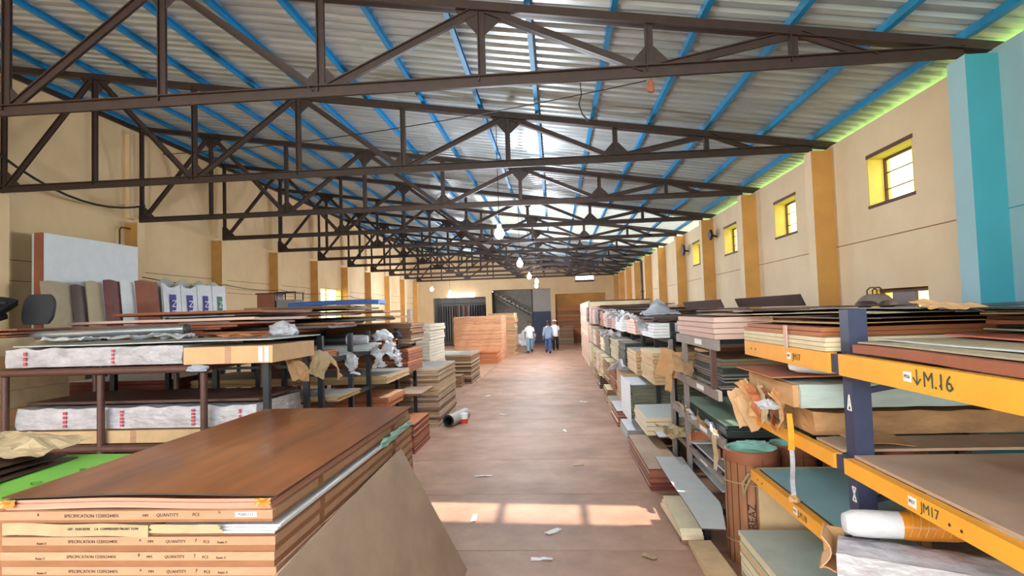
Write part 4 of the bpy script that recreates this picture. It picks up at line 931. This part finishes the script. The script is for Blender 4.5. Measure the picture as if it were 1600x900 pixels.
# ---------------------------------------------------------------- second right rack (grey beams)
t = thing('grey_rack', 'grey steel rack with dark sheets behind the drums', 'rack', (FX, 7.0, 0))
for y in (7.15, 8.02):
    for x in (-.062, 2.2): MB().box(x-.025, x+.025, y-7-.035, y-7+.035, 0, 1.775).build('post', m_greybeam if x < 0 else m_blackmetal, t)
for x in (-.062, 2.2): MB().box(x-.025, x+.025, 5.9-7-.03, 5.9-7+.03, 1.385 if x < 0 else 0, 1.775).build('post', m_rackbrown, t)
for (z0, z1, ya, yb) in ((1.775, 1.875, 5.72, 7.55), (1.29, 1.385, 5.72, 8.05), (.855, .945, 5.66, 8.05), (.50, .56, 5.72, 8.05)):
    bo = MB().box(-.075, -.037, ya-7, yb-7, z0, z1).build('beam', m_greybeam, t); MB().box(2.17, 2.23, ya-7, yb-7, z0, z1).build('rear_beam', m_blackmetal, t)
    MB().box(-.0765, -.0751, ya-7+.55, ya-7+.85, z0+.025, z1-.02).build('paper_label', m_label, bo)
    for yy in (5.9, 7.15, 8.02): MB().box(-.04, 2.2, yy-7-.02, yy-7+.02, z1-.05, z1-.004).build('cross_beam', m_blackmetal, t)
GX = FX-.04
z = stack('dark_green_sheet', 'dark-edged sheet under the pale green one on the grey rack', 'sheet', 'dark sheets on the grey rack', GX+.02, 3.72, 5.70, 7.65, .947, 6, .017, [(m_dkgreen, m_dkgreen), (m_dkgrey, m_dkgreen)], .012)
warped('pale_green_sheet', 'pale green laminate sheet on the lower grey shelf', 'sheet', GX+.02, 3.72, 5.70, 7.62, z, .006, [m_paleg, m_dkgreen], .008, 2)
z = stack('charcoal_sheet', 'charcoal sheet in the pile on the middle grey shelf', 'sheet', 'charcoal sheets on the grey rack', GX+.05, 3.72, 5.85, 7.0, 1.387, 12, .016, [(m_dkgrey, m_dkgrey), (m_dkgreen, m_dkgrey), (m_greydark, m_dkgrey)], .03, .008)
z = stack('olive_sheet', 'olive-brown sheet above the charcoal sheets of the grey rack', 'sheet', 'olive sheets on the grey rack', GX+.10, 3.72, 6.0, 7.1, z, 3, .03, [(m_olive, m_brown), (m_brown, m_brown)], .03)
stack('ochre_board', 'ochre-edged board high in the middle grey shelf', 'board', 'ochre boards on the grey rack', GX+.3, 3.72, 7.2, 7.95, 1.387, 8, .04, [(m_brown, m_brown), (m_plyedge, m_brown), (m_redbrown, m_brown)], .03)
z = stack('pink_carton', 'pink-edged flat carton on the top grey shelf', 'carton', 'pink cartons on the grey rack', GX-.03, 2.1, 5.80, 7.45, 1.878, 4, .055, [(m_pink, m_cardin)], .01, top=m_dkbrown)
stack('red_label_board', 'red-edged board beside the pink cartons on the top grey shelf', 'board', 'red-edged boards', 2.14, 3.85, 5.9, 7.3, 1.878, 5, .042, [(m_orangebd, m_brown), (m_cream2, m_brown), (m_redbrown, m_brown)], .02)
warped('tan_sheet', 'thin tan sheet lying across the pink cartons', 'sheet', 1.75, 3.8, 5.5, 7.2, z+.004, .006, [m_cardpale, m_beige], .015, 5, R_(3))
warped('dark_sheet', 'long dark brown sheet over the top grey shelf', 'sheet', 1.95, 3.85, 5.9, 8.2, z+.04, .008, [m_dkbrown, m_dkbrown], .02, 6)
for k, (x0, y0, y1) in enumerate([(2.3, 10.6, 13.6), (2.5, 7.7, 10.4)]):
    o = MB().box(0, .02, 0, y1-y0, 0, .16).build('standing_board', m_dkbrown, None, False, (x0+.7, y0, z+.075), (0, R_(-24), 0)); tag(o, 'dark brown board tilted on edge along the right wall, %s' % ['farther one', 'nearer one'][k], 'board', 'tilted dark boards')
# lower shelf with trays and scrap
stack('cut_sheet', 'grey-brown sheet with cut edges on the low grey shelf', 'sheet', 'cut sheets', GX+.025, 3.2, 5.75, 7.2, .562, 3, .014, [(m_white, m_greydark), (m_dkbrown, m_greydark)], .02)
for k, (x, y) in enumerate([(1.72, 6.95), (1.86, 6.25)]):
    t = thing('curved_tray', 'curved orange wooden offcut on the low grey shelf, %s one' % ['farther', 'nearer'][k], 'offcut', (x, y, .607), R_(30*k))
    MB().slab(lambda u, v: (.22*math.cos(u*2.6), .20*math.sin(u*2.6), v*.11), 12, 3, .018).build('rim', m_orangebd, t, True); MB().slab(lambda u, v: ((u-.5)*.34, v*.16, .012), 3, 3, .01).build('base', m_white, t)
crumple('newspaper', 'crumpled newspaper at the corner of the low grey shelf', 'paper', (1.46, 7.35, .66), .55, .34, m_cardin, .10, 8, (R_(12), R_(15), R_(30)), 14, .003, 6)
warped('white_board', 'white board poking out above the crumpled newspaper', 'board', 1.22, 2.5, 7.30, 7.68, .602, .014, [m_white, m_maroon], .01, 9)
# flaps and shreds on the end of the grey rack
for k, (x, y, z_, sx, sy, mt, rr) in enumerate([(1.42, 7.55, 1.50, .30, .34, m_card, (R_(80), R_(10), R_(-40))), (1.50, 7.05, 1.52, .30, .26, m_cardpale, (R_(60), R_(20), R_(20))), (1.40, 7.45, 1.34, .12, .36, m_card, (R_(85), R_(6), R_(-60)))]):
    crumple('card_flap', 'brown cardboard flap on the grey rack end, %s' % ['largest', 'pointed', 'narrow'][k], 'cardboard', (x, y, z_), sx, sy, mt, .03, 15+k, rr, 10, .006, 4, .1, 'flaps on the grey rack')
for k in range(2):
    crumple('card_flap', 'brown cardboard flap hanging near the pale green sheet, %s' % ['left', 'right'][k], 'cardboard', (1.44+.07*k, 4.78-.06*k, 1.39-.02*k), .11+.05*k, .30, m_cardpale, .02, 18+k, (R_(86), R_(-14-10*k), R_(8)), 8, .005, 5, .05, 'flaps by the green sheet')
for k in range(4):
    crumple('edge_shred', 'torn white and brown edge wrapping along the pale green sheet, %s' % ['nearest', 'second', 'third', 'farthest'][k], 'wrapper', (GX-.06, 5.95+.42*k, .985), .10, .42, [m_film, m_card, m_film, m_cardin][k], .05, 23+k, (R_(10), R_(50), R_(4*k)), 12, .003, 11, 0, 'edge shreds')
crumple('paper_strip', 'pale paper strip hanging from the lower grey beam', 'paper', (GX-.07, 5.78, .82), .06, .38, m_cardin, .02, 3, (R_(90), 0, R_(-60)), 8, .003, 7)
t = thing('cloth_bundle', 'grey cloth bundle tied over boards on the top right shelf', 'bundle', (1.52, 8.62, 2.07))
MB().slab(lambda u, v: ((u-.5)*.5, (v-.5)*.5, .06+.15*math.exp(-8*((u-.5)**2+(v-.6)**2))+.05*noise.noise(Vector((u*5, v*5, 1)))), 14, 14, .02).build('cloth', m_greycloth, t, True)
MB().slab(lambda u, v: ((u-.5)*.22, .12+.02*u, .12+v*.16*(1-.5*abs(2*u-1))), 8, 6, .012).build('tail', m_greycloth, t, True)
# ---------------------------------------------------------------- low boards on the floor at the aisle edge
stack('floor_board', 'red-brown board in the low aisle-side pile before the white sheet', 'board', 'aisle-side red-brown pile', 1.07, 1.50, 7.2, 9.15, 0, 13, .02, [(m_redbrown, m_ply), (m_maroon, m_ply)], .008, top=m_ply, toplabel='dusty board on top of the aisle-side red-brown pile')
tag(MB().box(1.60, 2.45, 6.0, 7.3, .345, .357).build('inner_white_sheet', m_greysheet), 'grey-white sheet farther inside beneath the low grey shelf', 'sheet')
tag(MB().slab(lambda u, v: (u*min(.33, .20+.5*v), v*2.3, .30+.03*v-.01*u+.010*math.sin(v*7)), 6, 14, .012, 0, 1).build('white_sheet', [m_greysheet, m_dkbrown], None, True, (1.17, 5.08, .03)), 'grey-white sheet jutting into the aisle above the pale planks', 'sheet')
t = thing('timber_support', 'dark timber trestle under the jutting grey-white sheet', 'trestle', (1.55, 6.4, 0))
for y in (-.75, .85):
    for x in (-.2, .40): MB().box(x-.03, x+.03, y-.03, y+.03, 0, .29).build('leg', m_blackmetal, t)
    MB().box(-.3, .5, y-.03, y+.03, .25, .29+.02*(y > 0)).build('cross_bar', m_blackmetal, t)
for k in range(3):
    tag(MB().box(-.10, .10, -.48, .48, 0, .035).build('pale_plank', m_cream2, None, False, (1.19+.004*k, 6.06, .04+.036*k), (0, 0, R_(1.5-1.5*k))), 'pale timber plank in the bundle at the aisle edge, %s' % ['lowest', 'middle', 'topmost'][k], 'plank', 'pale planks')
tag(MB().box(1.10, 1.30, 5.6, 5.68, 0, .04).build('plank_rest', m_brown), 'short timber block under the near end of the pale planks', 'block'); tag(MB().box(1.10, 1.30, 6.42, 6.5, 0, .04).build('plank_rest', m_brown), 'short timber block under the far end of the pale planks', 'block')
for k in range(3):
    tag(MB().box(-.10, .10, -.50, .50, 0, .032).build('grey_plank', m_tan, None, False, (1.245-.004*k, 4.92, .001+.033*k), (0, 0, R_(1.2*k-1))), 'worn tan plank lying beside the tallest drum, %s' % ['lowest', 'middle', 'topmost'][k], 'plank', 'worn planks')
# ---------------------------------------------------------------- far right racks
def far_rack(i, y0, y1, label):
    t = thing('steel_rack', label, 'rack', (FX, y0, 0), 0, 'far right racks'); n = 2
    for x in (.02, 2.2):
        for y in (.03, (y1-y0)/2, y1-y0-.03): MB().box(x-.03, x+.03, y-.03, y+.03, 0, 2.0).build('post', m_blackmetal, t)
    for z in (.42, 1.12, 1.78):
        for x in (-.03, 2.22): MB().box(x-.02, x+.02, 0, y1-y0, z-.06, z-.002).build('beam', m_blackmetal, t)
RL = ['first', 'second', 'third', 'fourth', 'fifth']
GRP = [(m_tan, m_greytop), (m_cream2, m_greytop), (m_redbrown, m_greytop), (m_olive, m_paleg), (m_white, m_greysheet), (m_brown, m_ply), (m_dkbrown, m_ply)]
rr = random.Random(11)
names = ['lower near', 'lower far', 'middle near', 'middle far', 'upper near', 'upper far']
desc = {m_tan.name: 'tan', m_cream2.name: 'cream', m_redbrown.name: 'red-brown', m_olive.name: 'olive', m_white.name: 'white-edged', m_brown.name: 'brown', m_dkbrown.name: 'dark brown', m_pink.name: 'pink', m_dkgreen.name: 'dark green'}
SPEC = {  # rack: [(level, half, x0, n, t, edge, face)]
 0: [(0, 0, 1.22, 4, .062, m_cream2, m_greysheet), (0, 1, 1.20, 9, .060, m_olive, m_white), (1, 0, 1.36, 9, .050, m_tan, m_cream2), (1, 1, 1.30, 7, .055, m_tan, m_greytop), (2, 0, 1.38, 5, .042, m_white, m_white), (2, 1, 1.30, 5, .05, m_pink, m_white)],
 1: [(0, 0, 1.24, 9, .062, m_tan, m_ply), (0, 1, 1.22, 8, .070, m_redbrown, m_tan), (1, 0, 1.30, 8, .055, m_dkgreen, m_greytop), (1, 1, 1.26, 9, .05, m_cream2, m_greytop), (2, 0, 1.26, 6, .045, m_white, m_white), (2, 1, 1.30, 7, .05, m_pink, m_dkbrown)],
 2: [(0, 0, 1.22, 9, .06, m_brown, m_cream2), (0, 1, 1.20, 8, .07, m_tan, m_cream2), (1, 0, 1.26, 9, .055, m_olive, m_greytop), (1, 1, 1.24, 8, .06, m_cream2, m_white), (2, 0, 1.24, 7, .05, m_pink, m_dkbrown), (2, 1, 1.26, 8, .05, m_redbrown, m_dkbrown)],
 3: [(0, 0, 1.20, 8, .07, m_pink, m_cream2), (0, 1, 1.18, 8, .07, m_tan, m_cream2), (1, 0, 1.24, 8, .06, m_redbrown, m_greytop), (1, 1, 1.22, 7, .07, m_cream2, m_greytop), (2, 0, 1.24, 8, .055, m_dkbrown, m_dkbrown), (2, 1, 1.22, 9, .05, m_pink, m_dkbrown)],
 4: [(0, 0, 1.18, 8, .07, m_cream2, m_cream2), (0, 1, 1.18, 8, .07, m_pink, m_cream2), (1, 0, 1.20, 8, .07, m_pink, m_greytop), (1, 1, 1.20, 8, .07, m_tan, m_greytop), (2, 0, 1.20, 9, .06, m_pink, m_dkbrown), (2, 1, 1.18, 9, .06, m_dkbrown, m_dkbrown)]}
LZ = [.42, 1.12, 1.78]
for i in range(5):
    y0 = 8.25+2.85*i; y1 = y0+2.75
    far_rack(i, y0, y1, 'black steel rack on the right, %s beyond the grey one' % RL[i])
    for (lv, hf, x0, n, th, me_, mf) in SPEC[i]:
        ya = y0+.10+1.33*hf; yb = ya+1.20
        lb = '%s board, %s half of %s shelf, %s far right rack' % (desc[me_.name], ['near', 'far'][hf], ['lower', 'middle', 'upper'][lv], RL[i])
        stack('rack_board', lb, 'board', 'boards on the far right racks', x0, 3.75, ya, yb, LZ[lv], n, th, [(me_, mf)], .012, .004, top=mf)
tag(MB().box(1.165, 1.183, 9.66, 10.92, .34, .985).build('white_cover_board', m_white), 'white board standing against the aisle side of the olive pile', 'board')
# floor-level piles at the aisle edge
FP = [(9.8, 10.85, 1.12, 4, .05, m_greytop, m_white, 'grey'), (11.1, 12.35, 1.10, 6, .05, m_redbrown, m_white, 'red'), (12.6, 13.6, 1.14, 5, .045, m_tan, m_greytop, 'tan'), (14.0, 15.1, 1.16, 6, .05, m_brown, m_cream2, 'brown'), (16.5, 17.6, 1.18, 6, .06, m_dkbrown, m_cream2, 'dark brown'), (19.0, 20.2, 1.2, 6, .06, m_tan, m_greytop, 'pale tan')]
for k, (ya, yb, x0, n, th, me_, mf, cn) in enumerate(FP):
    stack('floor_sheet', '%s board in the low pile on the floor under the right racks' % cn, 'board', 'low piles under the right racks', x0, 1.48, ya, yb, 0, n, th, [(me_, mf)], .012, .006, top=mf, toplabel='top of the low %s pile on the floor under the right racks' % cn)
# film and card on the rack ends
for k, (y, z_, mt) in enumerate([(9.2, 2.02, m_film), (10.3, 2.06, m_film), (11.4, 2.05, m_greycloth), (12.6, 2.08, m_film), (13.9, 1.62, m_film), (11.8, 1.05, m_film)]):
    crumple('film_sheet', 'torn pale film over the rack ends on the right, %s from the camera' % RL[k] if k < 5 else 'torn pale film low on the second far right rack', 'film', (1.30, y, z_), .32, .5, mt, .12, 33+k, (R_(20), R_(35), R_(20*k)), 12, .004, 7, .2, 'film on the right racks')
for k, (y0_, y1_) in enumerate([(8.5, 11.2), (11.5, 14.5), (14.8, 16.75), (18.5, 22.3)]):
    warped('top_sheet', 'long dark brown sheet on top of the far right racks, %s from the camera' % RL[k], 'sheet', 1.42, 3.75, y0_, y1_, [2.035, 2.135, 2.185, 2.325][k], .02, [m_dkbrown, m_dkbrown], .015, 55+k, 0, 'top sheets of the right racks')
# pale carton tower at the far end
z = 0
for k in range(13):
    tt = thing('long_carton', 'long pale carton in the tower ending the right racks, %s' % ('topmost' if k == 12 else (OR5+['eighth', 'ninth', 'tenth', 'eleventh', 'twelfth'])[k]+' from the floor'), 'carton', (1.27+.01*math.sin(k*2.1), 22.75, z), 0, 'pale pink carton tower')
    MB().box(0, 2.4, 0, 6.9, 0, .194).build('body', m_pink if k % 3 else m_cream2, tt); MB().box(-.002, 0, 2.2, 2.28, 0, .194).build('tape', m_cardpale, tt); MB().box(-.002, 0, 4.6, 4.68, 0, .194).build('tape', m_cardpale, tt)
    z += .1955
tag(MB().box(1.35, 3.7, 22.8, 29.5, z, z+.05).build('cover_board', m_dkbrown), 'dark brown board capping the far pale carton tower', 'board')
# ================================================================ BACK OF THE HALL
stack('stored_sheet', 'brown sheet in the pile inside the right back opening', 'sheet', 'sheets in the right back opening', .12, 3.1, YB+.15, YB+1.2, 0, 30, .086, [(m_orangebd, m_orangebd), (m_brown, m_brown)], .02)
stack('grey_stored_sheet', 'grey sheet in the pile on the floor before the right back opening', 'sheet', 'grey sheets at the back', .0, 1.15, 38.6, 39.8, 0, 13, .09, [(m_brown, m_greytop), (m_greydark, m_greytop)], .02)
dc = [m_dkgrey, m_dkgrey, m_dkgrey, m_blackmetal, m_dkbrown, m_brown, m_dkgrey, m_brown, m_pink, m_dkbrown, m_pink, m_brown, m_pink, m_bluedoor, m_dkgrey, m_bluedoor, m_dkgrey, m_bluedoor, m_dkgrey, m_bluedoor]
t = thing('display_rail', 'steel hanging rail with uprights in the left back opening', 'rail', (-6.7, YB+1.0, 0))
MB().cyl((-1.85, .28, 3.04), (1.85, .28, 3.04), .03, 8).build('rail', m_steel, t)
for x in (-1.8, -.6, .6, 1.8): MB().cyl((x, .32, 0), (x, .32, 3.4), .03, 8).build('upright', m_steel, t)
for k in range(20):
    x = -8.4+.178*k; t = thing('sample_panel', '%s hanging sample panel on the rail in the left back opening' % {m_dkgrey.name: 'charcoal', m_blackmetal.name: 'black', m_dkbrown.name: 'dark brown', m_brown.name: 'brown', m_pink.name: 'rose', m_bluedoor.name: 'slate blue'}[dc[k].name], 'panel', (x, YB+.96, 0), R_(18), 'hanging sample panels')
    MB().box(-.008, .008, -.30, .30, .25, 2.85).build('board', dc[k], t); MB().tube([(0, 0, 2.85), (0, .03, 3.0), (0, .29, 3.04)], .012, 6).build('hook', m_steel, t)
heap('white_sack', 'bunched white plastic sack on the floor behind the left man', 'sack', (-1.95, 38.4, 0), .55, m_film, 5, (1.0, .8, 1.2), .35)
heap('white_sack', 'smaller white plastic sack beside the bigger one at the back', 'sack', (-2.95, 38.9, 0), .34, m_film, 8, (1.0, .8, 1.0), .4)
# ---------------------------------------------------------------- people
def skin(name, V, E, mat, parent, sub=2, root=0):
    me = bpy.data.meshes.new(name); bm = bmesh.new(); ly = bm.verts.layers.skin.verify(); vs = []
    for i, (p, r) in enumerate(V):
        v = bm.verts.new(p); v[ly].radius = (r, r) if not isinstance(r, tuple) else r; v[ly].use_root = (i == root); vs.append(v)
    for a, b_ in E: bm.edges.new((vs[a], vs[b_]))
    bm.to_mesh(me); bm.free()
    o = bpy.data.objects.new(name, me); COL.objects.link(o)
    o.modifiers.new('skin', 'SKIN').use_smooth_shade = True; s_ = o.modifiers.new('sub', 'SUBSURF'); s_.levels = s_.render_levels = sub
    dg = bpy.context.evaluated_depsgraph_get(); m2 = bpy.data.meshes.new_from_object(o.evaluated_get(dg)); bpy.data.objects.remove(o)
    m2.materials.clear(); m2.materials.append(mat); m2.polygons.foreach_set('use_smooth', [True]*len(m2.polygons))
    return link(name, m2, parent)
def person(label, x, y, rz, shirt, trousers, sleeve, stride, cap=None, arms=((.05, -.04), (.05, .03))):
    """faces -Y; stride: forward offset of the left / right foot"""
    t = thing('person', label, 'person', (x, y, 0), rz)
    V = []; E = []
    def add(p, r, par=None):
        V.append((p, r)); i = len(V)-1
        if par is not None: E.append((par, i))
        return i
    pel = add((0, 0, .95), (.145, .10)); ch = add((0, .0, 1.18), (.14, .10), pel); sh = add((0, .0, 1.37), (.15, .09), ch); nk = add((0, -.005, 1.46), .055, sh)
    j = add((0, -.012, 1.52), .065, nk); hd = add((0, -.015, 1.60), (.075, .092), j); tp = add((0, -.005, 1.675), (.06, .075), hd)
    JT = {}
    for s_, st_, am in ((-1, stride[0], arms[0]), (1, stride[1], arms[1])):
        hip = add((.09*s_, 0, .90), .09, pel); kn = add((.10*s_, -st_*.55-.02, .50), .058, hip); an = add((.105*s_, -st_+(.05 if st_ < 0 else 0), .10+(.05 if st_ < 0 else 0)), .042, kn); ft = add((.115*s_, -st_-.13, .045), .035, an)
        so_ = add((.185*s_, 0, 1.37), .062, sh); el = add((.235*s_, am[1]*.4+.03, 1.10), .042, so_); wr_ = add((.25*s_, am[1]*1.0-.05, .86), .028, el); pm = add((.25*s_, am[1]*1.1-.065, .79), .030, wr_)
        for q in range(4):
            f1 = add((.25*s_+(q-1.5)*.004*s_, am[1]*1.1-.095+.020*q, .735+.004*abs(q-1.5)), .009, pm); add((.245*s_, am[1]*1.1-.10+.020*q, .695+.008*abs(q-1.3)), .008, f1)
        th_ = add((.235*s_, am[1]*1.1-.105, .765), .010, pm); add((.228*s_, am[1]*1.1-.115, .735), .009, th_)
        JT[s_] = (hip, kn, an, ft, so_, el, wr_)
    skin('body', V, E, m_skin, t, 1)
    # shirt: lofted torso with a cut hem, sleeves along the arms
    b_ = MB(); RG = [(.155, .10, .805), (.185, .128, .80), (.180, .126, .92), (.172, .122, 1.08), (.185, .122, 1.24), (.205, .118, 1.34), (.185, .100, 1.405), (.085, .072, 1.45), (.066, .062, 1.475)]
    for rx, ry, z_ in RG:
        for q in range(16): b_.v.append((rx*math.cos(q*math.pi/8), ry*math.sin(q*math.pi/8), z_))
    for j in range(len(RG)-1):
        for q in range(16): b_.f.append((j*16+q, j*16+(q+1) % 16, j*16+16+(q+1) % 16, j*16+16+q)); b_.m.append(0)
    for s_ in (-1, 1):
        e = Vector(V[JT[s_][5]][0]); w_ = Vector(V[JT[s_][6]][0]); so_ = Vector(V[JT[s_][4]][0])+Vector((-.03*s_, 0, .01))
        if sleeve < 1: b_.cyl(so_, so_.lerp(e, sleeve), .080, 12, 0, .072)
        else: b_.cyl(so_, e, .080, 12, 0, .060); b_.cyl(e+(so_-e).normalized()*.02, e.lerp(w_, sleeve-1), .060, 12, 0, .046)
    b_.build('shirt', shirt, t, True)
    P2 = [((0, 0, 1.02), (.150, .112)), ((0, 0, .90), (.160, .118))]; Q2 = [(0, 1)]
    for s_ in (-1, 1):
        h_, k_, a_, f_ = [V[i][0] for i in JT[s_][:4]]; n = len(P2)
        e_ = Vector(a_)+(Vector(a_)-Vector(k_)).normalized()*.05; P2 += [(h_, .118), (k_, .096), (a_, .084), (tuple(e_), .080)]; Q2 += [(1, n), (n, n+1), (n+1, n+2), (n+2, n+3)]
    skin('trousers', P2, Q2, trousers, t, 1)
    for s_ in (-1, 1):
        a_ = Vector(V[JT[s_][2]][0]); f_ = Vector(V[JT[s_][3]][0])
        MB().slab(lambda u, v: (a_.x+(u-.5)*.10*(1-.3*v), a_.y+.06-.30*v, .085-.04*v+max(0, a_.z-.10)), 4, 6, .08).build('shoe', m_black if s_ > 0 else M('maroon_shoe', '#5c2630', .6, rnd=0), t, True)
    # head details
    def cap_fn(u, v):
        th_ = u*2*math.pi; ph = v*1.45; return (.104*math.sin(ph)*math.cos(th_), .120*math.sin(ph)*math.sin(th_), .118*math.cos(ph))
    MB().slab(cap_fn, 16, 6, .012).build('hair' if not cap else 'cap', cap or m_hair, t, True, (0, .012, 1.628), (R_(-16), 0, 0))
    MB().prism([(-.012, -.098, 1.585), (.012, -.098, 1.585), (0, -.090, 1.62)], (0, -.022, -.006)).build('nose', m_skin, t)
    for s_ in (-1, 1):
        MB().box(.030*s_-.012, .030*s_+.012, -.106, -.094, 1.615, 1.624).build('eye', m_black, t); MB().box(.083*s_-.008, .083*s_+.008, -.015, .02, 1.575, 1.625).build('ear', m_skin, t)
    MB().box(-.022, .022, -.098, -.088, 1.548, 1.556).build('mouth', M('lip', '#6e3a33', .6, rnd=0), t)
    return t
person('man in white short-sleeved shirt and light jeans walking, left of the three', -1.45, 31.7, R_(4), m_shirtw, m_jeans, .75, (.16, -.12))
person('man in a checked blue shirt and blue jeans walking in the middle of the aisle', -.43, 30.6, R_(-4), m_shirtc, m_jeansd, 1.6, (-.14, .18))
person('man in white shirt, black trousers and pale cap, half hidden behind the checked shirt', -.06, 32.9, R_(-2), m_shirtw, m_black, .7, (.1, -.12), m_cream2)
# ---------------------------------------------------------------- odds and ends
t = thing('travel_bag', 'grey-brown travel bag standing before the low right window', 'bag', (3.55, 6.72, 2.135))
MB().slab(lambda u, v: ((v-.5)*.2, (u-.5)*.50, .15*(1-abs(2*u-1)**4*.5)*(1-.5*abs(2*v-1)**3)), 14, 8, -.13).build('body', M('bag_canvas', '#8b766c', .8, rnd=0), t, True)
for q in (-.03, .03): MB().tube([(q, -.10, .12), (q, -.10, .19), (q, -.04, .22), (q, .04, .22), (q, .10, .19), (q, .10, .12)], .008, 6).build('handle', m_dkbrown, t, True)
rg = random.Random(21)
PLN = [('near the red-brown pile', .25, 8.4), ('in the middle of the aisle near the camera', -.1, 5.9), ('left in the aisle near the leaning board', -.95, 6.3), ('near the plank bundle', .75, 5.3), ('at the near bottom of the aisle', -.2, 5.25), ('below the waist-high dark pile', -1.9, 15.5), ('far in the middle aisle', -.3, 17.5), ('beside the paint tin', -1.2, 12.6), ('close to the walnut stack', -1.05, 7.9), ('in front of the men', -.7, 26.5), ('centre of the aisle', .1, 10.8), ('right half of the aisle far off', .6, 14.2)]
for k, (pl, x, y) in enumerate(PLN):
    crumple('paper_bit', 'small pale paper scrap on the floor %s' % pl, 'scrap', (x, y, .008), .14+.05*(k % 3), .05+.02*(k % 2), m_paperwhite if k % 3 else m_cardin, .012, 90+k, (0, 0, k*.8), 5, .002, 14)
